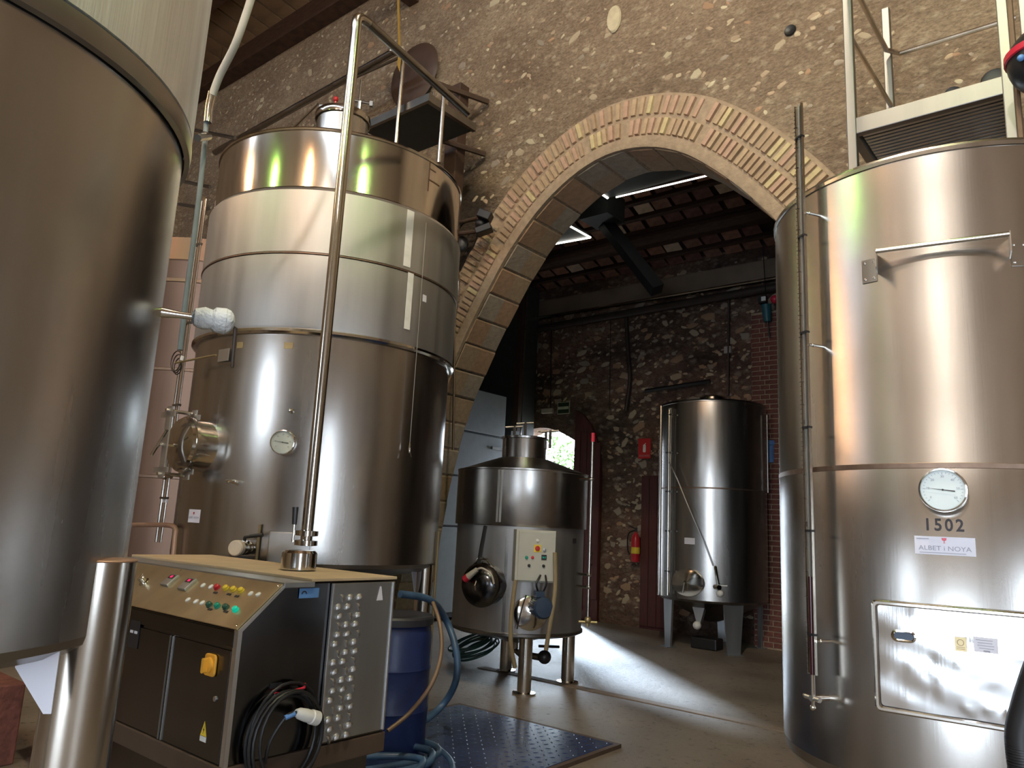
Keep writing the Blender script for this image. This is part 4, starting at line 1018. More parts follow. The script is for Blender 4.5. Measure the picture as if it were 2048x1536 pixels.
for s_, ww, z0_, z1_ in ((sL, PW, 3.2, 5.6), (sR, PW, 3.2, 5.6), (sL+.02, PW+1.0, 0, 5.6), (sR+.05, PW+1.0, 0, 5.6)):
    z0_ = .0 if ww > PW+.5 else 3.3
    g = G(FLAT(s_, ww-.01, (z0_+z1_)/2)); g.box((0,0,0), (.055,.05,z1_-z0_)); obj('post', g, M['channel'], t, smooth=False, bevel=.006)
cr_ = [rm(sL+.01, PW-1.2, 5.2), rm(sL+.03, PW+.9, 5.2), rm(sL+.10, PW+1.0, 5.2), rm(sR, PW+1.02, 5.2)]
g = G(); g.tube([cr_[0]]+smooth_path(cr_[1:3], 3)+[cr_[3]], .018, 10); obj('handrail', g, M['tubesteel'], t)
g = G(); g.tube([rm(sL+.01, PW, 4.78), rm(sL+.03, PW+1.0, 4.78)], .016, 10); obj('mid_rail', g, M['tubesteel'], t)
g = G(); g.tube([rm(sR+.05, PW-.2, 3.2), rm(sR+.05, PW-.2, 5.8)], .014, 8); obj('drop_pipe', g, M['gaugebrown'], t)
# black hoist body at the top right edge
q = at_w(2092, 118, 4.3); t = thing('hoist_motor', 'black hoist housing with a red band at the top right edge', 'hoist', q-Vector((0,0,.2)))
g = G(); g.ball(q, .17, 20, 12, (1,1,1.05)); obj('housing', g, M['blackplastic'], t)
g = G(); g.lathe([(.172,-.025),(.18,-.02),(.18,.012),(.172,.018)], q+Vector((0,0,.03)), 28); obj('red_band', g, M['redplastic'], t)
qq = at_w(2042,116,4.15); g = G(); g.ball(qq, .018, 10, 6); obj('blue_button', g, M['bluepaint'], t)
g = G(); g.tube([q, q+Vector((0,0,1.6))], .012, 6); obj('chain_rod', g, M['steel_dark'], t)

# ---------------------------------------------------------------- middle tank
kM = 8.35/7.0
TM = Tank('mixing_tank', 'small steel mixing tank on three legs with conical top in the archway', (.145*kM, 6.999*kM), .704)
zM, zB, zL = 2.189, 1.613, .545
TM.shell('upper_shell', [(.712,zB-.01),(.716,zB),(.716,zM-.02),(.722,zM-.015),(.722,zM),(.70,zM+.004)], M['steel'])
TM.shell('lower_shell', [(.69,zL+.03),(.69,zB-.01),(.712,zB-.01)], M['steel_jacket'])
TM.shell('bottom_rim', [(.40,zL-.05),(.66,zL-.02),(.705,zL),(.705,zL+.025),(.69,zL+.03)], M['steel_dark'])
TM.shell('bottom_dish', [(.40,zL-.05),(.1,zL-.14),(1e-3,zL-.15)], M['steel_dark'])
TM.shell('cone_roof', [(.70,zM+.004),(.28,zM+.15),(.25,zM+.155)], M['steel_dark'])
g = G(); za = zat(1050,872,8.1)
g.lathe([(.245,zM+.14),(.245,za-.02),(.26,za-.015),(.262,za+.005),(.24,za+.012),(1e-3,za+.02)], TM.c, 40); nk = obj('neck', g, M['steel'], TM.t)
for (dx, dy, hh_) in ((-.12,-.12,.12),(.0,-.02,.18),(.28,-.05,.10),(.24,.1,.12)):
    g = G(); b = TM.c+Vector((dx,dy,za)); g.tube([b-Vector((0,0,.1)), b+Vector((0,0,hh_))], .016, 8); g.tube([b+Vector((-.1,0,hh_-.02)), b+Vector((.09,0,hh_))], .012, 8); obj('lid_clamp', g, M['steel_dark'], nk)
# pale strips laid on the upper shell in place of reflections
for px in (997, 1003):
    g = G(); ph, z_ = TM.on(px, 990); TM.patch(g, ph, (zM+zB)/2, .022, zM-zB-.05, .7165, .002, 2); obj('vertical_strip', g, M['plate'], TM.t, smooth=False)
g = G(); ph, z_ = TM.on(1010, 1165); TM.patch(g, ph, (zB+zL)/2, .03, zB-zL-.08, .691, .008, 2); obj('vertical_strip', g, M['steel'], TM.t, smooth=False)  # raised seam down the lower shell
# three legs
a0 = math.atan2(7.77-TM.c.y, .27-TM.c.x)
for (px, py) in ((1010,1340),(1048,1388),(1145,1365)):
    p = at_z(px, py, 0); v = (p-TM.c); v.z = 0; c = TM.c+v.normalized()*min(v.length, .58)
    g = G(); g.lathe([(.068,.015),(.068,zL+.0)], c, 28); lg = obj('leg', g, M['tubesteel'], TM.t)
    g = G(); g.lathe([(1e-3,0),(.115,0),(.115,.014),(.068,.022)], c, 32); obj('foot_plate', g, M['chrome'], lg)
# control cabinet
ph, z_ = TM.on(1070, 1112, .80); F = TM.fr(ph, z_, .80)
w_, h_ = .40, .50
g = G(F); g.box((0,0,-.05), (w_,h_,.15)); cb = obj('control_cabinet', g, M['cabinet'], TM.t, smooth=False, bevel=.004)
g = G(F); g.box((.01,0,.032), (w_-.03,h_-.03,.014)); obj('cabinet_door', g, M['cabinet'], cb, smooth=False, bevel=.003)
def mbtn(px, py, r, m, name='button', sq=False):
    q = onplane(px, py, F @ Matrix.Translation((0,0,.04)))
    g = G(F @ Matrix.Translation((q.x, q.y, .039)))
    if sq: g.box((0,0,0), (r*2,r*2,.006))
    else: g.lathe([(r*1.25,0),(r*1.25,.004),(r,.005),(r,.014),(1e-3,.015)], seg=14)
    return obj(name, g, m, cb, smooth=not sq)
mbtn(1075,1097,.036,M['yellow'],'isolator_plate',True); mbtn(1075,1097,.02,M['red'],'isolator_knob')
mbtn(1053,1115,.013,M['green']); mbtn(1065,1115,.012,M['redplastic']); mbtn(1089,1100,.013,M['galv']); mbtn(1058,1131,.012,M['black'],'selector'); mbtn(1087,1132,.012,M['black'],'selector'); mbtn(1075,1081,.012,M['white'],'lamp_cap')
mbtn(1088,1115,.026,M['blackplastic'],'display',True)
text('display_digits', '26.5', .022, M['ledgreen'], F @ Matrix.Translation((onplane(1088,1115,F @ Matrix.Translation((0,0,.04))).x, onplane(1088,1115,F @ Matrix.Translation((0,0,.04))).y, .043)), cb)
lb, ph2, z2 = label_plate(TM, 1149, 1082, .07, .05, 'maker_plate', M['ink'], r=.69)
# side manhole, dark, left of the cabinet
ph, z_ = TM.on(968, 1168); F = TM.fr(ph+.05, z_)
g = G(F); g.lathe([(.20,-.1),(.20,.10),(.215,.105),(.215,.13)], seg=36); mh = obj('manhole', g, M['darksheet'], TM.t)
g = G(F); g.lathe([(.215,.13),(.20,.16),(.13,.21),(.05,.23),(1e-3,.232)], seg=36); obj('manhole_cover', g, M['darksheet'], mh)
g = G(F); g.tube([(-.12,.16,.10),(-.05,.25,.12),(.05,.25,.12),(.12,.16,.10)], .014, 8); g.tube([(.0,.22,.1),(.0,.0,.25),(0,-.2,.12)], .012, 8); obj('manhole_handle', g, M['chrome'], mh)
g = G(); a_, b_ = TM.on(960,1135,.80), TM.on(972,1052,.74); g.tube([TM.fr(a_[0], a_[1], .84) @ Vector((0,0,0)), TM.fr(b_[0], b_[1], .75) @ Vector((0,0,0))], .02, 8); obj('lever_arm', g, M['blackplastic'], TM.t)
# stirrer motor over a small round hatch
ph, z_ = TM.on(1060, 1226, .72); F = TM.fr(ph, z_, .69)
g = G(F); g.lathe([(.15,-.02),(.15,.04),(.165,.045),(.165,.06),(.12,.08),(1e-3,.09)], seg=36); hh2 = obj('round_hatch', g, M['steel_rim'], TM.t)
ph, z_ = TM.on(1078, 1213, .80); F2 = TM.fr(ph, z_, .72)
g = G(F2); g.lathe([(.06,-.03),(.06,.05),(.09,.06),(.095,.08),(.095,.20),(.10,.205),(.10,.24),(.085,.26),(1e-3,.265)], seg=28); mo = obj('stirrer_motor', g, M['motor'], TM.t)
for k in range(14):
    a = 2*PI*k/14; g = G(F2); g.box((.10*math.cos(a), .10*math.sin(a), .14), (.016,.006,.11), rz=a); obj('cooling_fin', g, M['motor'], mo, smooth=False)
g = G(F2); g.box((-.02,.12,.13), (.09,.06,.09)); obj('terminal_box', g, M['motor'], mo, smooth=False, bevel=.006)
for (x0, x1, o_) in ((-.03,-.06,.1),(.02,.04,.08)):
    g = G(F2); g.tube(smooth_path([(x0,.14,.13),(x1,.22,.16),(x0+.02,.30,.12)], 6), .010, 7); obj('motor_cable', g, M['black'], mo)
g = G(F2); g.tube(smooth_path([(-.12,.1,.03),(-.17,-.05,.05),(-.2,-.22,.04)], 6), .006, 6); obj('motor_cable', g, M['black'], mo)
# level pole at right with cock
pq = at_w(1186, 880, TM.c.dot(B)-.15); pq = Vector((pq.x, pq.y, 0)); dq = pq.length
z0, z1 = zat(1178,1240,dq), zat(1187,868,dq)
g = G(); g.tube([pq+Vector((0,0,z0)), pq+Vector((0,0,z1))], .016, 12); lp = obj('level_pole', g, M['tubesteel'], TM.t)
g = G(); g.tube([pq+Vector((0,0,z1-.08)), pq+Vector((0,0,z1+.01))], .02, 12); obj('pole_cap', g, M['redplastic'], lp)
for (py) in (958, 1150, 1175):
    zz = zat(1180,py,dq); g = G(); dirn = (TM.c-pq).normalized(); g.tube([pq+Vector((0,0,zz)), pq+dirn*.16+Vector((0,0,zz))], .014, 8); g.ball(pq+Vector((0,0,zz)), .024, 8, 6); obj('pole_clamp', g, M['chrome'], lp)
g = G(); b = pq+Vector((0,0,z0)); g.ball(b, .035, 10, 6); g.tube([b+Vector((-.09,0,-.02)), b+Vector((.09,0,-.02))], .014, 8); g.tube([b, b+Vector((0,0,-.06))], .018, 8); obj('pole_cock', g, M['brass'], lp)
# bottom outlet pipe and valve
q = at_z(1085, 1298, .30); c0 = TM.c+Vector((0,0,.40))
g = G(); g.tube([TM.c+Vector((0,0,.41)), TM.c+Vector((0,0,.32)), TM.c+Vector((.05,-.05,.29)), TM.c+Vector((.30,-.25,.29))], .035, 12); ou = obj('outlet_pipe', g, M['steel_dark'], TM.t)
g = G(); g.ball(TM.c+Vector((.30,-.25,.30)), .07, 12, 8); g.tube([TM.c+Vector((.24,-.22,.40)), TM.c+Vector((.44,-.34,.42))], .014, 8); obj('outlet_valve', g, M['blackplastic'], ou)
# hoses hanging from the cabinet
def tm_hose(pts, r, m, label, name='drop_hose'):
    P = [TM.fr(*TM.on(px, py, R_), R_) @ Vector((0,0,0)) for (px, py, R_) in pts]
    o = obj(name, G().tube(smooth_path(P, 8), r, 10), m); tag(o, label, 'hose'); return o
tm_hose([(1031,1160,.92),(1026,1200,.94),(1022,1240,.95),(1022,1290,.95),(1030,1335,.92)], .022, M['hosebeige'], 'beige hose hanging left of the control cabinet on the mixing tank')
tm_hose([(1110,1105,.90),(1111,1160,.93),(1108,1200,.96),(1100,1250,.97),(1092,1300,.95)], .022, M['hosebeige'], 'beige hose hanging right of the control cabinet on the mixing tank')
t = thing('cable_plug', 'cream cable plug with red end hooked over the round hatch', 'plug', TM.fr(*TM.on(935,1158,1.0), 1.0) @ Vector((0,0,0)))
F = TM.fr(*TM.on(938,1152,.98), .98) @ Matrix.Rotation(-.9, 4, 'Z')
g = G(F); g.tube([(0,-.01,0),(0,.11,0)], [.034,.022], 14); obj('plug_body', g, M['cream'], t)
g = G(F); g.tube([(0,-.06,0),(0,-.01,0)], [.036,.036], 14); obj('plug_end', g, M['redplastic'], t)
g = G(F); g.tube(smooth_path([(0,.11,0),(.03,.17,.0),(.12,.2,-.03),(.2,.16,-.06)], 6), .01, 8); obj('cord', g, M['cream'], t)
# dark green hose heap under the tank, left
def coil(name, label, c, r, n, tr, m, seed, hgt=.03, cat='hose', squash=1.0, group=None, tilt=0.0):
    rd = random.Random(seed); P = []
    for k in range(n*18):
        a = 2*PI*k/18; rr = r*(1+.16*math.sin(k*.37+seed)+rd.uniform(-.01,.01)); 
        P.append(c+Vector((rr*math.cos(a)+.04*math.sin(k*.21), rr*squash*math.sin(a)+.04*math.cos(k*.17), tr+hgt*(k/18)*.5+tilt*(1+math.sin(a*1.0+1)))))
    o = obj(name, G().tube(smooth_path(P, 2), tr, 9), m); tag(o, label, cat, group); return o
q = at_z(945, 1330, 0)
coil('garden_hose', 'tangled dark green hose lying on the floor behind the mixing tank legs', q+Vector((.0,.25,0)), .24, 6, .014, M['hosegreen'], 2, hgt=.05, tilt=.10)

# ---------------------------------------------------------------- far tank
TF = Tank('far_tank', 'tall slim steel tank at the back wall standing on flat legs', (3.16, 11.62), .80)
dF = TF.c.length-.8
zt, zb, zs = zat(1428,797,dF), zat(1420,1203,dF), zat(1400,975,dF)
TF.shell('shell', [(.80,zb),(.80,zs-.012),(.801,zs+.012),(.80,zt-.04),(.808,zt-.035),(.808,zt-.015),(.80,zt),(.78,zt)], M['steel'])
TF.shell('seam', [(.8006,zs-.012),(.8025,zs-.01),(.8025,zs+.008),(.8006,zs+.01)], M['weld'])
TF.shell('top_cone', [(.78,zt),(.3,zt+.1),(1e-3,zt+.12)], M['steel_dark'])
TF.shell('bottom_cone', [(.80,zb),(.78,zb-.03),(.2,zb-.30),(.1,zb-.34),(1e-3,zb-.34)], M['steel_dark'])
for (px, wd) in ((1330,.24),(1470,.30),(1400,.2),(1520,.2)):
    a = TF.on(px, 1210)[0]
    if px == 1400: a += PI
    if px == 1520: a = TF.on(1470,1210)[0]+PI*.5
    g = G(TF.fr(a, 0, .74)); g.prism([(-wd*.32,.0),(wd*.32,.0),(wd*.5,zb),(-wd*.5,zb)], -.015, .015); g.prism([(-wd*.4,0),(wd*.4,0),(wd*.4,.012),(-wd*.4,.012)], -.08, .08)
    obj('leg', g, M['galv'], TF.t, smooth=False)
ph, z_ = TF.on(1387, 1207); g = G(TF.fr(ph, zb, .55)); g.prism([(-.12,0),(.12,0),(.03,-.32),(-.03,-.32)], -.05, .05); oc = obj('outlet_cone', g, M['galv'], TF.t)
g = G(TF.fr(ph, zb-.36, .58)); g.ball((-.02,0,.02), .06, 12, 8); g.tube([(0,.05,0),(.02,.16,0)], .012, 8); obj('outlet_valve', g, M['white'], oc)
ph, z_ = TF.on(1379, 1165); F = TF.fr(ph, z_)
g = G(F @ Matrix.Diagonal((1.3,1,1,1))); g.lathe([(.17,-.03),(.17,.06),(.185,.065),(.185,.08),(.12,.10),(1e-3,.11)], seg=36); mh = obj('manhole', g, M['chrome'], TF.t)
g = G(F); g.tube([(0,.02,.11),(0,0,.17),(-.03,-.14,.16)], .014, 8); g.ball((0,0,.14), .03, 10, 6); obj('hatch_handle', g, M['chrome'], mh)
lb, ph, z_ = label_plate(TF, 1379, 1082, .16, .09)
# gauge + pole at the left side
tubeon(TF, 1345, 820, 1330, 1190, .06, .02, M['tubesteel'], 'level_pole')
po, ph, za, zb_ = tubeon(TF, 1334, 812, 1322, 1190, .10, .024, M['tubesteel'], 'ladder_pole')
g = G(TF.fr(TF.on(1344,950)[0], (za+zb_)/2, off=.05)); g.box((0,0,0), (.05,za-zb_-.1,.012)); ga = obj('gauge_scale', g, M['cream'], TF.t, smooth=False)
for k in range(5):
    zz = zb_+.35+(za-zb_-.5)*k/4.; g = G(TF.fr(TF.on(1344,950)[0], zz, off=.06)); g.box((0,0,0), (.12,.02,.03)); obj('gauge_clip', g, M['steel_dark'], ga, smooth=False)
tubeon(TF, 1527, 830, 1527, 985, .05, .014, M['steel_dark'], 'overflow_tube')
p0 = TF.fr(*TF.on(1335,920), off=.12) ; p1 = TF.fr(*TF.on(1425,1135), off=.14)
P = [TF.fr(*TF.on(px,py,.92), .92) @ Vector((0,0,0)) for (px,py) in ((1338,925),(1355,960),(1380,1020),(1410,1090),(1426,1132))]
o = obj('guy_wire', G().tube(smooth_path(P,4), .009, 6), M['steel_dark'], TF.t)
ph, z_ = TF.on(1430, 1150); F = TF.fr(ph, z_)
g = G(F); g.tube([(0,.12,.05),(.02,-.02,.10),(.06,-.22,.10)], .02, 8); g.tube([(.0,-.16,.02),(.05,-.16,.14)], .035, 10); vv = obj('drain_valve', g, M['chrome'], TF.t)
g = G(F); g.ball((.06,-.24,.12), .05, 12, 8); g.box((.10,-.13,.12), (.12,.016,.016)); obj('valve_cap', g, M['white'], vv)
g = G(); c = TF.c+Vector((-.1,-.75,zt)); g.lathe([(.20,-.0),(.20,.05),(.18,.07),(1e-3,.08)], TF.c+Vector((-.12,-.5,zt)), 24); obj('top_hatch', g, M['chrome'], TF.t)
g = G(FLAT(TF.c.dot(A)+.05, TF.c.dot(B)-.3, .08)); g.box((0,0,0), (.4,.25,.16)); o = obj('floor_drain_box', g, M['black'], smooth=False, bevel=.02); tag(o, 'low black box on the floor beneath the far tank', 'box')

# ================================================================ CONTROL UNIT (chiller) on the left foreground
kC = .88
CS, CW0, CWE, CWB, CW1 = -3.7*kC, 2.32*kC, 2.58*kC, 2.89*kC, 3.40*kC
CZP, CZT, CZB = EYE-.61*kC, EYE-.365*kC, EYE-1.285*kC
CL = -5.22
t = thing('control_unit', 'steel control and cooling unit with sloped button panel at left foreground', 'machine', rm((CS+CL)/2, (CW0+CW1)/2, 0))
CU_ = t
mS = (CS+CL)/2; LEN = CS-CL
def sideprism(s0, s1, prof):   # profile in (w,z)
    g = G(); n = len(prof)
    vs = [rm(s0, w, z) for w, z in prof]+[rm(s1, w, z) for w, z in prof]
    fs = [tuple(range(n)), tuple(range(2*n-1, n-1, -1))]+[(i, i+n, (i+1) % n+n, (i+1) % n) for i in range(n)]
    g.add(vs, fs); return g
body = obj('body', sideprism(CL, CS-.004, [(CW0+.006,CZB),(CW0+.006,CZP-.004),(CWE,CZT-.01),(CW1,CZT-.01),(CW1,CZB)]), M['darksheet'], t, smooth=False, bevel=.004)
obj('base', sideprism(CL, CS+.01, [(CW0-.01,CZB-.10),(CW0-.01,CZB),(CW1+.01,CZB),(CW1+.01,CZB-.10)]), M['brownbase'], t, smooth=False, bevel=.006)
obj('top_plate', sideprism(CL-.02, CS+.012, [(CWB-.12,CZT-.004),(CWB-.12,CZT+.012),(CW1+.01,CZT+.012),(CW1+.01,CZT-.004)]), M['board'], t, smooth=False, bevel=.003)
obj('top_lip', sideprism(CL-.02, CS+.012, [(CWE-.01,CZT-.030),(CWE-.01,CZT-.004),(CWB-.10,CZT-.003),(CWB-.10,CZT-.030)]), M['galv'], t, smooth=False, bevel=.003)
obj('shade_box', sideprism(CL+.05, CS-.06, [(CW0+.05,0),(CW0+.05,CZB-.095),(CW1-.05,CZB-.095),(CW1-.05,0)]), M['darksheet'], t, smooth=False)  # dark inset box added under the unit to read as floor shadow
# corner trims
obj('corner_trim', sideprism(CS-.03, CS+.002, [(CW0,CZB),(CW0,CZP),(CW0+.006,CZP),(CW0+.006,CZB)]), M['plate'], t, smooth=False)
obj('corner_trim', sideprism(CS-.002, CS+.004, [(CW0,CZB),(CW0,CZP),(CWE,CZT-.012),(CWE+.02,CZT-.012),(CW0+.022,CZP-.006),(CW0+.022,CZB)]), M['plate'], t, smooth=False)
# sloped panel
sx = CWE-CW0; sy = CZT-.012-CZP; sl_ = math.hypot(sx, sy); ux, uz = sx/sl_, sy/sl_
o_ = rm(mS, (CW0+CWE)/2, (CZP+CZT-.012)/2); Yv = B*ux+Vector((0,0,uz)); Zv = A.cross(Yv)
FP = Matrix(((A.x,Yv.x,Zv.x,o_.x),(A.y,Yv.y,Zv.y,o_.y),(A.z,Yv.z,Zv.z,o_.z),(0,0,0,1)))
g = G(FP); g.box((0,0,.003), (LEN-.01, sl_, .008)); cp = obj('control_panel', g, M['panelmetal'], t, smooth=False, bevel=.002)
def zpx(zx, zy): return 200+zx/3.16, 1050+zy/3.16
def pbtn(zx, zy, m, r=.014, name='button', h=.012):
    q = onplane(*zpx(zx, zy), FP @ Matrix.Translation((0,0,.01)))
    g = G(FP @ Matrix.Translation((q.x, q.y, .007))); g.lathe([(r*1.15,0),(r*1.15,.003),(r,.004),(r,h*.7),(r*.7,h),(1e-3,h*1.05)], seg=18)
    return obj(name, g, m, cp)
for (x, y) in ((650,380),(700,388),(950,432),(998,438),(555,470),(605,482),(645,490)): pbtn(x, y, M['white'], .013, 'blanking_cap', .008)
pbtn(740,395,M['red'],.016,'red_button',.02)
for (x, y) in ((797,400),(845,408),(893,415)): pbtn(x, y, M['yellow'], .015, 'yellow_button', .02)
for (x, y, m) in ((690,505,'darkgreen'),(742,512,'green'),(795,520,'darkgreen'),(857,535,'ledgreen')): pbtn(x, y, M[m], .015, 'green_button', .02)
for (x, y) in ((700,540),(800,555),(735,435),(820,445),(870,458)):
    q = onplane(*zpx(x, y), FP); g = G(FP @ Matrix.Translation((q.x, q.y, .009))); g.box((0,0,0), (.034,.011,.002)); obj('button_tag', g, M['ink'], cp, smooth=False)
for (x, y, lx) in ((450,360,(448,370)),(560,385,(550,387))):
    q = onplane(*zpx(x, y), FP); g = G(FP @ Matrix.Translation((q.x, q.y, .014))); g.box((0,0,0), (.085,.085,.016)); dsp = obj('display', g, M['glass'] if False else M['galv'], cp, smooth=False, bevel=.004)
    g = G(FP @ Matrix.Translation((q.x, q.y+.018, .0225))); g.box((0,0,0), (.055,.026,.002)); obj('display_window', g, M['blackplastic'], dsp, smooth=False)
    text('display_digits', '88', .022, M['ledred'], FP @ Matrix.Translation((q.x, q.y+.018, .024)), dsp)
q = onplane(*zpx(285, 368), FP); g = G(FP @ Matrix.Translation((q.x, q.y, .007))); g.lathe([(.03,0),(.03,.006),(.02,.01),(.02,.035),(.016,.04),(1e-3,.04)], seg=22); g.box((0,0,.04),(.012,.045,.012), rz=.5); obj('selector_knob', g, M['chrome'], cp)
g = G(FP); 
for (u, v) in ((-LEN/2+.03, sl_/2-.02), (LEN/2-.03, sl_/2-.02), (LEN/2-.03, -sl_/2+.02), (0, sl_/2-.02)): g.lathe([(.006,.007),(.006,.010),(1e-3,.011)], (u, v, 0), 8)
obj('panel_screws', g, M['chrome'], cp)
# front face (plane w = CW0)
FF = ROOM(mS, CW0+.006, (CZP+CZB)/2)
def ff(px, py): return onplane(px, py, FF)
fh = (CZP-CZB)
q = ff(333, 1390); xg = q.x
g = G(FF); g.box((0, fh/2-.045, .004), (LEN-.05,.07,.01)); obj('front_header', g, M['darksheet'], t, smooth=False, bevel=.002)
x1 = LEN/2-.035
g = G(FF); g.box(((xg+.012+x1)/2, -.045, .004), (x1-xg-.014, fh-.10, .008)); fd = obj('front_door', g, M['darksheet'], t, smooth=False, bevel=.003)
g = G(FF); g.box(((xg-.012-LEN/2)/2, -.045, .004), (xg-.012+LEN/2-.01, fh-.10, .008)); fd2 = obj('front_door', g, M['darksheet'], t, smooth=False, bevel=.003)
g = G(FF); g.box((xg-.012,-.045,.010), (.004,fh-.10,.008)); g.box((xg+.014,-.045,.010), (.004,fh-.10,.008)); obj('door_edge_strip', g, M['plate'], t, smooth=False)
q = ff(427, 1329); FQ = FF @ Matrix.Translation((q.x, q.y, .010))
g = G(FQ); g.prism(rrect(.048,.05,.02), 0, .012); sw_ = obj('main_switch', g, M['orange'], fd, bevel=.003)
g = G(FQ); g.lathe([(.036,.012),(.036,.022),(.03,.026),(1e-3,.026)], seg=24); g.prism(rrect(.010,.034,.008), .024, .048); obj('switch_knob', g, M['orange'], sw_)
q = ff(434, 1397); g = G(FF @ Matrix.Translation((q.x, q.y, .008))); g.lathe([(.012,0),(.012,.006),(1e-3,.008)], seg=16); obj('door_lock', g, M['plate'], fd)
q = ff(411, 1462); FQ = FF @ Matrix.Translation((q.x, q.y, .0085))
g = G(FQ); g.prism([(-.027,-.02),(.027,-.02),(.0,.045)], 0, .001); wt = obj('warning_sticker', g, M['yellow'], fd, smooth=False)
g = G(FQ); g.prism([(-.027,-.022),(.027,-.022),(.027,-.045),(-.027,-.045)], 0, .001); obj('warning_caption', g, M['white'], wt, smooth=False)
g = G(FQ); g.prism([(.006,.028),(-.007,.004),(-.001,.004),(-.005,-.012),(.007,.01),(.001,.01)], .001, .0018); obj('lightning_mark', g, M['ink'], wt, smooth=False)
q = ff(272, 1268); FQ = FF @ Matrix.Translation((q.x, q.y, .009))
g = G(FQ); g.prism(rrect(.055,.07,.006), 0, .004); mp_ = obj('meter_panel', g, M['blackplastic'], fd2, smooth=False)
for dx in (-.024, .024):
    g = G(FQ); g.box((dx,.012,.005), (.032,.014,.002)); obj('meter_tag', g, M['label'], mp_, smooth=False)
# right side (plane s = CS)
fo = rm(CS, (CW0+CW1)/2, (CZT+CZB)/2)
FS = Matrix(((B.x,0,A.x,fo.x),(B.y,0,A.y,fo.y),(0,1,0,fo.z),(0,0,0,1)))
def fs_(px, py): return onplane(px, py, FS)
qa, qb = fs_(662,1330), fs_(785,1330)
g = G(FS); xw = CW1-CWB-.02; xc = (CW1+CWB)/2-(CW0+CW1)/2
g.box((xc, 0, .006), (xw, CZT-CZB-.03, .012)); sp = obj('side_panel', g, M['galv'], t, smooth=False, bevel=.004)
for xe in (xc-xw/2+.006, xc+xw/2-.006):
    g = G(FS); g.box((xe,0,.012), (.012,CZT-CZB-.03,.016)); obj('panel_edge', g, M['plate'], t, smooth=False, bevel=.002)
gl = G(); gl.lathe([(.024,0),(.021,.009),(.012,.015),(1e-3,.017)], seg=14, a0=0, a1=PI); gl.add([(-.024,0,0),(.024,0,0),(.012,0,.014),(-.012,0,.014)], [(0,1,2,3)])
lm_ = mesh_of(gl, M['plate'])
rd = random.Random(11)
for c in range(3):
    for r in range(16):
        x = xc-xw/2+.05+c*.062+(.0 if r % 2 else .012); y = (CZT-CZB)/2-.095-r*.046
        inst('louver', lm_, sp, FS @ Matrix.Translation((x, y, .0125)) @ Matrix.Rotation((.35 if (r+c) % 3 else -1.1)+rd.uniform(-.1,.1), 4, 'Z'))
q = fs_(757,1187); g = G(FS @ Matrix.Translation((q.x, q.y, .013))); g.prism([(-.022,-.035),(.022,-.035),(.004,.04),(-.004,.04)], 0, .002); obj('white_sticker', g, M['label'], sp, smooth=False)
q = fs_(618,1186); FQ = FS @ Matrix.Translation((q.x, q.y, .001)); g = G(FQ); g.prism(rrect(.06,.024,.002), 0, .001); bs = obj('blue_sticker', g, M['bluepaint'], t, smooth=False)
g = G(FQ); g.lathe([(.010,.001),(.016,.001),(.016,.002),(.010,.002)], (-.03,-.004,0), 16, a0=0, a1=PI); obj('sticker_mark', g, M['ink'], bs, smooth=False)
q = fs_(551,1371); FQ = FS @ Matrix.Translation((q.x, q.y, .001)); g = G(FQ); g.box((0,0,0), (.06,.022,.006)); nt_ = obj('name_tag', g, M['blackplastic'], t, smooth=False)
q = fs_(575,1378); FQ = FS @ Matrix.Translation((q.x, q.y, .0)); g = G(FQ); g.tube([(-.07,-.012,.0),(-.05,-.006,.05),(.06,.006,.05),(.10,.01,.0)], .007, 8); hk = obj('cable_hook', g, M['redplastic'], t)
# cable coil hung on the hook
q = fs_(560,1462); t = thing('power_cable', 'coiled black power cable with white plug hung on the control unit', 'cable', FS @ Vector((q.x, q.y-.22, .06)))
FQ = FS @ Matrix.Translation((q.x, q.y, .05)) @ Matrix.Scale(1.15, 4); P = []
rd = random.Random(4)
cpth = []
for k in range(6*26):
    a = 2*PI*k/26+PI/2; turn = k/26
    rr = .175+.014*math.sin(turn*2.1)+.006*math.sin(k*.3); cpth.append(FQ @ Vector((rr*.92*math.cos(a)+.01*math.sin(turn*1.7), rr*1.06*math.sin(a)-.02-.01*math.cos(turn*3), -.03+.012*turn)))
g = G(); g.tube(cpth, .0085, 8); cc = obj('cable_loops', g, M['black'], t)
q2 = fs_(586,1422); FQ2 = FS @ Matrix.Translation((q2.x, q2.y, .115)) @ Matrix.Rotation(-.35, 4, 'Z')
g = G(FQ2); g.lathe([(1e-3,-.07),(.016,-.07),(.026,-.05),(.030,-.01),(.030,.02),(.034,.025),(.034,.065),(.028,.07),(.024,.06),(.022,.03)], seg=24, axis='X'); pg = obj('plug', g, M['white'], t)
g = G(FQ2); g.lathe([(.022,.035),(1e-3,.035)], seg=20, axis='X'); obj('plug_socket', g, M['copper'], pg)
g = G(FQ2); g.tube(smooth_path([(-.065,0,0),(-.11,-.03,-.01),(-.13,-.14,-.03),(-.10,-.24,-.05)], 6), .009, 8); obj('plug_cord', g, M['black'], t)
g = G(FQ2); g.tube([(-.075,-.006,0),(-.115,-.035,-.008)], .012, 8); obj('blue_gland', g, M['bluepaint'], pg)
q3 = fs_(532,1398); g = G(FS @ Matrix.Translation((q3.x, q3.y, .05))); g.tube([(-.02,-.03,0),(.02,.02,0)], .011, 8); obj('blue_tape', g, M['bluepaint'], t)

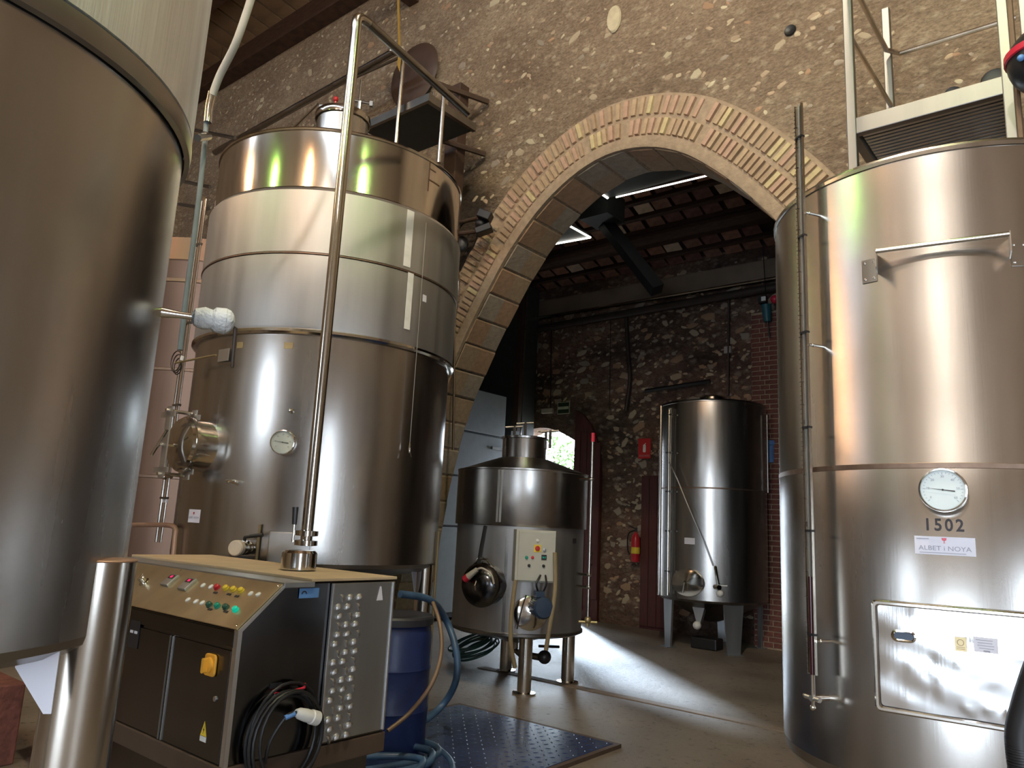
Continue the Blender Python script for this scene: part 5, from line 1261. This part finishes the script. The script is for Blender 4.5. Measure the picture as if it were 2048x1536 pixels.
# ---------------------------------------------------------------- barrel and hoses
bc = rm(-4.22, 3.90); t = thing('plastic_barrel', 'blue plastic barrel with dark lid behind the control unit', 'barrel', bc)
g = G(); g.lathe([(1e-3,0),(.24,0),(.27,.02),(.285,.08),(.287,.28),(.294,.30),(.287,.32),(.287,.56),(.294,.58),(.287,.60),(.285,.80),(.27,.86),(.255,.88)], bc, 48); obj('body', g, M['barrel'], t)
g = G(); g.lathe([(.255,.87),(.288,.875),(.29,.92),(.28,.935),(.24,.93),(1e-3,.925)], bc, 48); obj('lid', g, M['barreltop'], t)
def hose(pts, r, m, label, k=8): o = obj('hose', G().tube(smooth_path(pts, k), r, 12), m); tag(o, label, 'hose'); return o
W_ = 4.35
hose([at_w(800,1188,3.75), at_w(860,1200,4.05), at_w(892,1240,W_), at_w(912,1300,W_), at_w(912,1360,W_), at_w(885,1410,W_), at_w(835,1450,4.1), at_z(775,1475,.05)], .026, M['hoseblue'], 'blue hose arching down from behind the barrel to the floor')
hose([at_w(866,1205,3.85), at_w(880,1250,3.8), at_w(882,1310,3.75), at_w(862,1370,3.65), at_w(820,1425,3.55), at_w(775,1462,3.4)], .014, M['gaugebrown'], 'thin brown hose curving down in front of the blue barrel')
def floorcoil(pts, r, m, label, g_=None):
    o = obj('hose', G().tube(smooth_path([at_z(px, py, z) for (px, py, z) in pts], 8), r, 12), m); tag(o, label, 'hose', g_); return o
GH = 'blue hoses coiled on the floor by the blue plate'
floorcoil([(600,1500,.03),(700,1472,.03),(800,1472,.03),(868,1492,.03),(872,1512,.03),(800,1530,.03),(700,1545,.03)], .024, M['hoseblue'], 'widest blue hose loop on the floor below the control unit')
floorcoil([(640,1520,.08),(720,1495,.08),(800,1490,.08),(862,1504,.08),(850,1530,.08),(780,1548,.08)], .024, M['hoseblue'], 'inner blue hose loop lying on top of the coil')
floorcoil([(880,1500,.03),(900,1520,.03),(905,1545,.03),(890,1580,.03)], .02, M['hoseblue'], 'short blue hose end beside the floor plate')
floorcoil([(560,1560,.03),(680,1520,.13),(780,1512,.13),(845,1520,.13),(825,1550,.13)], .022, M['hoseblue'], 'topmost blue hose run at the bottom of the coil')
# brown blurred crate, bottom left
q = rm(-5.9, 2.0); g = G(FLAT(-5.85, 1.75, .24)); g.box((0,0,0), (.7,.5,.48)); o = obj('brown_crate', g, M['reddish'], smooth=False, bevel=.01); 
tag(o, 'reddish brown crate on the floor behind the near left tank leg', 'crate')

# ---------------------------------------------------------------- blue floor plate
t = thing('floor_scale', 'low blue treaded steel floor plate in front of the mixing tank', 'platform', rm(-4.1, 4.7, 0))
FS0, FS1, FW0, FW1 = -5.3, -3.24, 3.2, 5.35
c_ = at_z(1228,1487,.03); FS1, FW1 = c_.dot(A), c_.dot(B)
c2 = at_z(1000,1430,.03); 0 and print('plate', FS1, FW1, c2.dot(A), c2.dot(B))
FS0 = -4.75
g = G(FLAT((FS0+FS1)/2, (FW0+FW1)/2, .015)); g.box((0,0,0), (FS1-FS0, FW1-FW0, .03)); obj('plate', g, M['blueplate'], t, smooth=False, bevel=.006)
g = G(FLAT(0,0,0))
for s in (FS0-.02, FS1+.02): g.box((s,(FW0+FW1)/2,.014), (.04,FW1-FW0+.08,.028))
g.box(((FS0+FS1)/2,FW1+.02,.014), (FS1-FS0,.04,.028)); obj('edge_frame', g, M['rust'], t, smooth=False)
g = G(); ni, nj = int((FS1-FS0)/.075), int((FW1-FW0)/.075)
for i in range(ni):
    for j in range(nj):
        s, w = FS0+.06+i*.075, FW0+.06+j*.075; a = .785 if (i+j) % 2 else -.785
        g.m = FLAT(s, w, .030) @ Matrix.Rotation(a, 4, 'Z'); g.add([(-.024,0,0),(0,-.007,0),(.024,0,0),(0,.007,0),(0,0,.0025)], [(0,1,4),(1,2,4),(2,3,4),(3,0,4)])
stuff(obj('tread_pattern', g, M['tread'], t, smooth=False))

# ================================================================ BACK ROOM FITTINGS
def wtag(o, label, cat, group=None): return tag(o, label, cat, group)
PWB = W1-.14
g = G(); g.tube([at_w(1064,660,PWB), at_w(1600,566,PWB)], .075, 12); wtag(obj('wall_pipe', g, M['conduit']), 'thick dark pipe running along the top of the back wall', 'pipe')
g = G(); g.tube([at_w(1064,638,PWB-.05), at_w(1600,548,PWB-.05)], .03, 8); wtag(obj('wall_pipe', g, M['tubesteel']), 'thin steel pipe running above the thick dark wall pipe', 'pipe')
def drop(px, y0, y1, r, label, m='conduit', px1=None):
    g = G(); a_, b_ = at_w(px, y0, PWB+.06), at_w(px1 or px-2, y1, PWB+.06); g.tube([a_, b_], r, 6); return wtag(obj('wall_conduit', g, M[m]), label, 'conduit')
drop(1103,640,818,.012,'thin conduit dropping to the emergency light over the bright doorway')
drop(1221,640,820,.008,'thinnest conduit between the doorway and the bent dark pipe')
drop(1458,590,790,.022,'straight conduit dropping to the top of the far tank')
g = G(); g.tube(smooth_path([at_w(1252,622,PWB+.03), at_w(1256,700,PWB+.03), at_w(1260,760,PWB+.03), at_w(1252,822,PWB+.03)],5), .04, 8); wtag(obj('wall_conduit', g, M['conduit']), 'thick bent dark pipe in the middle of the back wall', 'conduit')
for (px, py, s_, lab) in ((1184,596,.11,'pale junction box above the wall pipe'),(1456,700,.12,'pale junction box on the conduit above the far tank')):
    g = G(ROOM(*[at_w(px,py,W1-.05).dot(A), W1-.05, at_w(px,py,W1-.05).z])); g.box((0,0,0), (s_,s_,.08)); wtag(obj('junction_box', g, M['box'], smooth=False, bevel=.008), lab, 'box')
p = at_w(1095,822,W1-.06); g = G(ROOM(p.dot(A), W1-.06, p.z)); g.box((0,0,0), (.27,.10,.07)); wtag(obj('emergency_light', g, M['cream'], smooth=False, bevel=.01), 'small cream emergency light over the bright doorway', 'light')
p = at_w(1127,816,W1-.05); t = thing('exit_sign', 'dark green sign with pale border above the bright doorway', 'sign', p)
Fx = ROOM(p.dot(A), W1-.05, p.z)
g = G(Fx); g.box((0,0,-.005), (.29,.24,.01)); obj('border', g, M['signpale'], t, smooth=False)
g = G(Fx); g.box((0,0,.003), (.26,.21,.008)); obj('panel', g, M['signgreen'], t, smooth=False)
g = G(Fx); g.box((0,0,.008), (.25,.055,.003)); obj('pale_stripe', g, M['signpale'], t, smooth=False)
p = at_w(1289,897,W1-.05); t = thing('extinguisher_sign', 'red square extinguisher sign on the back wall', 'sign', p); Fx = ROOM(p.dot(A), W1-.05, p.z)
g = G(Fx); g.box((0,0,0), (.25,.36,.008)); obj('panel', g, M['signred'], t, smooth=False)
g = G(Fx); g.prism(rrect(.028,.07,.02), .004, .006); g.prism([(-.012,.07),(.03,.10),(.03,.085),(.0,.065)], .004, .006); obj('extinguisher_symbol', g, M['white'], t, smooth=False)
g = G(Fx); g.box((0,-.13,.005), (.21,.035,.002)); obj('caption_strip', g, mat('faded_caption', (.5,.12,.12), .5), t, smooth=False)
p = at_w(1271,1092,W1-.15); t = thing('fire_extinguisher', 'red fire extinguisher hanging on the back wall below its sign', 'extinguisher', p-Vector((0,0,.28)))
g = G(); g.lathe([(1e-3,-.27),(.065,-.27),(.075,-.25),(.075,.12),(.05,.19),(.022,.22),(.022,.25),(1e-3,.25)], p, 24); obj('cylinder', g, M['red'], t)
g = G(); g.lathe([(.0765,-.13),(.0765,-.02)], p, 24); obj('label_band', g, M['yellow'], t)
g = G(); g.box(p+Vector((0,0,.28)), (.05,.05,.07)); g.tube([p+Vector((-.02,0,.30)), p+Vector((-.12,-.02,.34))], .010, 6); obj('valve_head', g, M['blackplastic'], t)
g = G(); g.tube(smooth_path([p+Vector((0,0,.27)), p+Vector((-.13,-.02,.2)), p+Vector((-.14,-.02,-.05)), p+Vector((-.10,-.02,-.15))], 5), .012, 7); obj('hose', g, M['black'], t)
g = G(); g.box(p+B*.105, (.05,.05,.3), rz=YAW); obj('bracket', g, M['conduit'], t, smooth=False)
# slanted dark shelf bar above the far tank
g = G(); g.tube([at_w(1290,782,W1-.12), at_w(1420,762,W1-.12)], .035, 4); wtag(obj('iron_bar', g, M['black'], smooth=False), 'dark iron bar fixed to the wall above the far tank', 'bar')
# socket device with red cap at right
p = at_w(1532,600,W1-.5); t = thing('power_socket_reel', 'teal and red cable reel hanging under the wall pipe at right', 'reel', p-Vector((0,0,.2)))
g = G(); g.box(p+Vector((-.05,0,.0)), (.12,.10,.12), rz=YAW); obj('housing', g, M['black'], t, smooth=False)
g = G(); g.box(p+Vector((-.06,-.06,.0)), (.07,.02,.07), rz=YAW); obj('white_face', g, M['white'], t, smooth=False)
g = G(); g.tube([p+Vector((0,0,-.08)), p+Vector((.02,0,-.36))], [.08,.06], 12); obj('teal_body', g, mat('teal_plastic', (.03,.12,.14), .4), t)
g = G(); g.ball(p+Vector((.14,0,.02)), .07, 12, 8); obj('red_cap', g, M['redplastic'], t)
g = G(); g.tube([p+Vector((0,0,0)), p+Vector((0,.1,.9))], .008, 5); g.tube([p+Vector((.02,0,-.36)), p+Vector((.05,0,-.62))], .012, 6); obj('cable', g, M['black'], t)
p = at_w(1541,905,11.55); t = obj('filter_housing', G().lathe([(1e-3,-.16),(.06,-.16),(.065,-.1),(.065,.1),(.08,.12),(.08,.18),(1e-3,.2)], p, 16), M['bluepaint']); tag(t, 'blue water filter housing between the far tank and the numbered tank', 'filter')
g = G(); g.tube([p+Vector((0,0,.18)), p+B*.12+Vector((0,0,.18)), p+B*.14+Vector((0,0,-1.0))], .02, 8); wtag(obj('water_pipe', g, M['conduit']), 'dark water pipe behind the blue filter housing', 'pipe')
# grey insulated box tank at the left of the back room
t = thing('panelled_tank', 'grey panelled insulated tank standing left in the back room', 'tank', rm(-10.0, 9.9))
for (z0, z1) in ((.12,1.55),(1.56,2.42),(2.43,3.22),(3.23,4.02)):
    for (w0, w1) in ((8.6,10.78),):
        g = G(FLAT(-9.75, (w0+w1)/2, (z0+z1)/2)); g.box((0,0,0), (1.5,w1-w0,z1-z0-.02)); obj('insulated_panel', g, M['greypanel'], t, smooth=False, bevel=.012)
g = G(FLAT(-9.76, 9.69, 2.0)); g.box((0,0,0), (1.46,2.1,3.9)); obj('core', g, M['black'], t, smooth=False)
g = G(FLAT(-8.99, 10.5, 3.0)); g.box((0,.1,0), (.06,.4,.05)); obj('latch', g, M['steel_dark'], t, smooth=False)
t = thing('dark_duct', 'dark brown sheet metal duct rising behind the grey panelled tank', 'duct', rm(-9.65, 11.35))
g = G(FLAT(-9.72, 11.4, 4.3)); g.box((0,0,0), (1.3,.7,4.2)); obj('duct_body', g, M['darkpanel'], t, smooth=False)
g = G(FLAT(-9.02, 11.1, 4.9)); g.box((0,0,0), (.17,.08,3.0)); obj('corner_post', g, M['browncol'], t, smooth=False)
p = at_w(1049,700,11.0); g = G(); g.tube([Vector((p.x,p.y,3.0)), Vector((p.x,p.y,6.3))], .013, 8); wtag(obj('steel_rod', g, M['tubesteel']), 'thin bright steel rod rising above the mixing tank', 'rod')
# suspended ventilation panels with fluorescent tubes along their edges
zH = 6.5
t = thing('ventilation_hood', 'dark suspended hood panel with lit far edge seen through the arch', 'hood', at_z(1320,372,zH))
a_, b_ = at_z(1230,393,zH), at_z(1440,343,zH)
g = G(FLAT((a_.dot(A)+b_.dot(A))/2, a_.dot(B)-.95, zH+.03)); g.box((0,0,0), ((b_-a_).length+.2, 1.9, .05)); obj('panel', g, M['darkpanel'], t, smooth=False)
g = G(); g.tube([a_+B*.03, b_+B*.03], .012, 8); obj('fluorescent_tube', g, M['tubefl'], t)
g = G(); q = at_z(1201,386,zH); g.tube([q, q+B*.2], .018, 8); obj('fluorescent_tube', g, M['tubefl'], t)
t = thing('ventilation_hood', 'smaller dark hood panel with bright L-shaped tubes at the arch left side', 'hood', at_z(1150,470,zH))
c_ = at_z(1181,475,zH); 
g = G(FLAT(c_.dot(A)-.55, c_.dot(B)-.6, zH+.04)); g.box((0,0,0), (1.06, 1.15, .05)); obj('panel', g, M['darkpanel'], t, smooth=False)
g = G(); g.tube([at_z(1098,490,zH), c_], .016, 8); obj('fluorescent_tube', g, M['tubefl'], t)
g = G(); g.tube([at_z(1134,449,zH), c_], .016, 8); obj('fluorescent_tube', g, M['tubefl'], t)
for (px,py) in ((1160,440),(1300,360)):
    q = at_z(px,py,zH+.05); g = G(); g.tube([q, Vector((q.x,q.y,8.1))], .008, 5); o = obj('hanger_wire', g, M['black'], t)
g = G(FLAT(*[at_z(1205,425,zH+.0).dot(A), at_z(1205,425,zH).dot(B), zH])); g.box((0,0,.05), (.5,.5,.4)); o = obj('duct_box', g, M['darkpanel'], t, smooth=False)

# ================================================================ WALKWAY, RAILS AND FITTINGS AT THE ARCH WALL
kW = 5.75
t = thing('walkway', 'steel walkway with dark deck high behind the banded tank', 'walkway', rm(-6.9, 5.6, 6.0))
c0, c1 = at_w(742,247,5.3), at_w(878,198,5.3)
zD = 6.05
q0, q1, q2 = at_z(742,250,zD), at_z(872,205,zD), at_z(925,268,zD)
s0_, s1_ = q0.dot(A), q1.dot(A); w0_ = 5.0; 
0 and print('walk', q0.dot(A), q0.dot(B), q1.dot(A), q1.dot(B), q2.dot(A), q2.dot(B))
wn, wf = min(q0.dot(B), q1.dot(B)), WA-.03
wn = 5.0
wf = 5.72
g = G(FLAT(-6.0, (wn+wf)/2, zD)); g.box((0,0,0), (1.08, wf-wn, .05)); obj('deck', g, M['darkpanel'], t, smooth=False)
g = G(FLAT(-6.0, wn, zD)); g.box((0,-.02,0), (1.14, .04, .09)); obj('deck_edge', g, M['steel_dark'], t, smooth=False)
g = G(FLAT(-5.46, (wn+wf)/2, zD)); g.box((0,0,0), (.05, wf-wn, .09)); obj('deck_edge', g, M['steel_dark'], t, smooth=False)
def post(px0, y0, px1, y1, w, r=.018, name='post'):
    a_ = at_w(px0, y0, w); d = Vector((a_.x,a_.y)).length; g = G(); g.tube([Vector((a_.x,a_.y,zat(px0,y0,d))), Vector((a_.x,a_.y,zat(px1,y1,d)))], r, 10); return obj(name, g, M['tubesteel'], t)
post(806,122,803,288,4.9,.022); post(888,186,880,326,4.9,.022); post(723,160,720,215,5.3,.016); post(868,182,864,215,5.5,.014)
g = G(); g.tube([at_w(430,305,5.7), at_w(790,103,5.7)], .05, 12); obj('handrail', g, M['steel_dark'], t)
g = G(); g.tube([at_w(700,160,5.7), at_w(800,115,5.7)], .018, 8); obj('handrail', g, M['steel_dark'], t)
g = G(); g.tube([at_w(735,248,5.1), at_w(862,188,5.1)], .02, 8); obj('handrail', g, M['steel_dark'], t)
g = G(); g.tube([at_w(585,258,5.5), at_w(636,208,5.5)], .014, 8); obj('brace', g, M['tubesteel'], t)
g = G(); g.ball(at_w(782,101,5.65), .03, 10, 6); obj('rail_end', g, M['chrome'], t)
pc = at_w(908, 330, 5.98); g = G(FLAT(pc.dot(A), 5.98, 5.75)); g.box((0,0,0), (.20,.16,2.3)); obj('support_column', g, M['browncol'], t, smooth=False, bevel=.01)
for zz in (6.05, 6.75):
    g = G(); g.tube([rm(pc.dot(A), 5.6, zz), rm(pc.dot(A)+.25, 6.25, zz)], .035, 6); obj('wall_bracket', g, M['rust'], t)
# round brown cover on the wall
p = at_w(828,150,WA-.08); g = G(ROOM(p.dot(A), WA-.08, p.z)); g.lathe([(1e-3,.05),(.3,.05),(.42,.035),(.46,0)], seg=40); wtag(obj('round_cover', g, M['browncol']), 'round brown cover on the stone wall behind the walkway rail', 'cover')
# rafter end projecting at the top
g = G(FLAT(-7.35, WA-.4, 8.95)); g.box((0,0,0), (.2,.8,.2)); obj('rafter_end', g, M['timber'], wall_arch, smooth=False, bevel=.01)
# yellow strap
P = [at_w(796,-40,5.6), at_w(797,30,5.6), at_w(799,90,5.6), at_w(800,140,5.6)]
g = G(); g.tube(smooth_path(P,5), .014, 4); g.tube([at_w(800,95,5.6), at_w(796,130,5.6), at_w(802,145,5.6)], .012, 5); wtag(obj('yellow_strap', g, M['strap']), 'yellow lifting strap hanging from the roof above the banded tank', 'strap')
# flood lights on the arch wall
p = at_w(965,440,6.0); t = thing('flood_light', 'dark twin flood light with cables on the wall left of the arch', 'light', p)
sp0 = p.dot(A)
g = G(); g.tube([at_w(915,446,6.05), at_w(955,436,6.0)], .022, 8); g.tube([at_w(912,468,6.05), at_w(962,462,6.0)], .026, 8); obj('bracket_arm', g, M['rust'], t)
g = G(); g.box(at_w(970,432,5.98), (.16,.14,.10), rz=YAW+.5, ry=.4); g.box(at_w(968,460,5.98), (.19,.14,.08), rz=YAW+.5, ry=-.35); g.ball(at_w(962,448,6.0), .07, 10, 6); obj('lamp_head', g, M['black'], t, bevel=.01)
g = G(); g.tube(smooth_path([at_w(958,455,6.0), at_w(948,490,6.05), at_w(930,515,6.1), at_w(918,540,6.15)],5), .009, 6); g.tube(smooth_path([at_w(955,440,6.1), at_w(925,448,6.1), at_w(914,475,6.1)],5), .010, 6); obj('cable', g, M['black'], t)
g = G(); g.ball(at_w(924,488,6.1), .08, 10, 8, (1,.6,1.3)); obj('cable_box', g, M['black'], t)
t = None
for (px0,py0,px1,py1,px2,py2) in ((915,560,912,600,908,640),):
    g = G(); g.tube(smooth_path([at_w(914,520,6.2), at_w(918,580,6.2), at_w(910,640,6.2), at_w(908,760,6.2), at_w(906,900,6.2)],5), .014, 8); wtag(obj('grey_conduit', g, M['tubesteel']), 'thin grey conduit running down the stone wall beside the banded tank', 'conduit')
for (px,py,lab) in ((1880,190,'left'),(1992,150,'right')):
    pass
# dark holes in the wall above the platform (putlog sockets)
for (px,py,r) in ((1905,188,.06),(1990,160,.09),(1580,60,.05)):
    p = at_w(px,py,WA-.015); g = G(ROOM(p.dot(A), WA-.012, p.z)); g.lathe([(1e-3,.0),(r*.8,.004),(r,.01),(r*1.1,.0)], seg=14); obj('putlog_hole', g, M['black'], wall_arch)
for (px,py,r) in ((1228,38,.13),):
    p = at_w(px,py,WA-.015); g = G(ROOM(p.dot(A), WA-.012, p.z) @ Matrix.Diagonal((.7,1.3,1,1))); g.lathe([(r,.0),(r*.9,.02),(1e-3,.03)], seg=18); obj('plaster_patch', g, STONE[3], wall_arch)
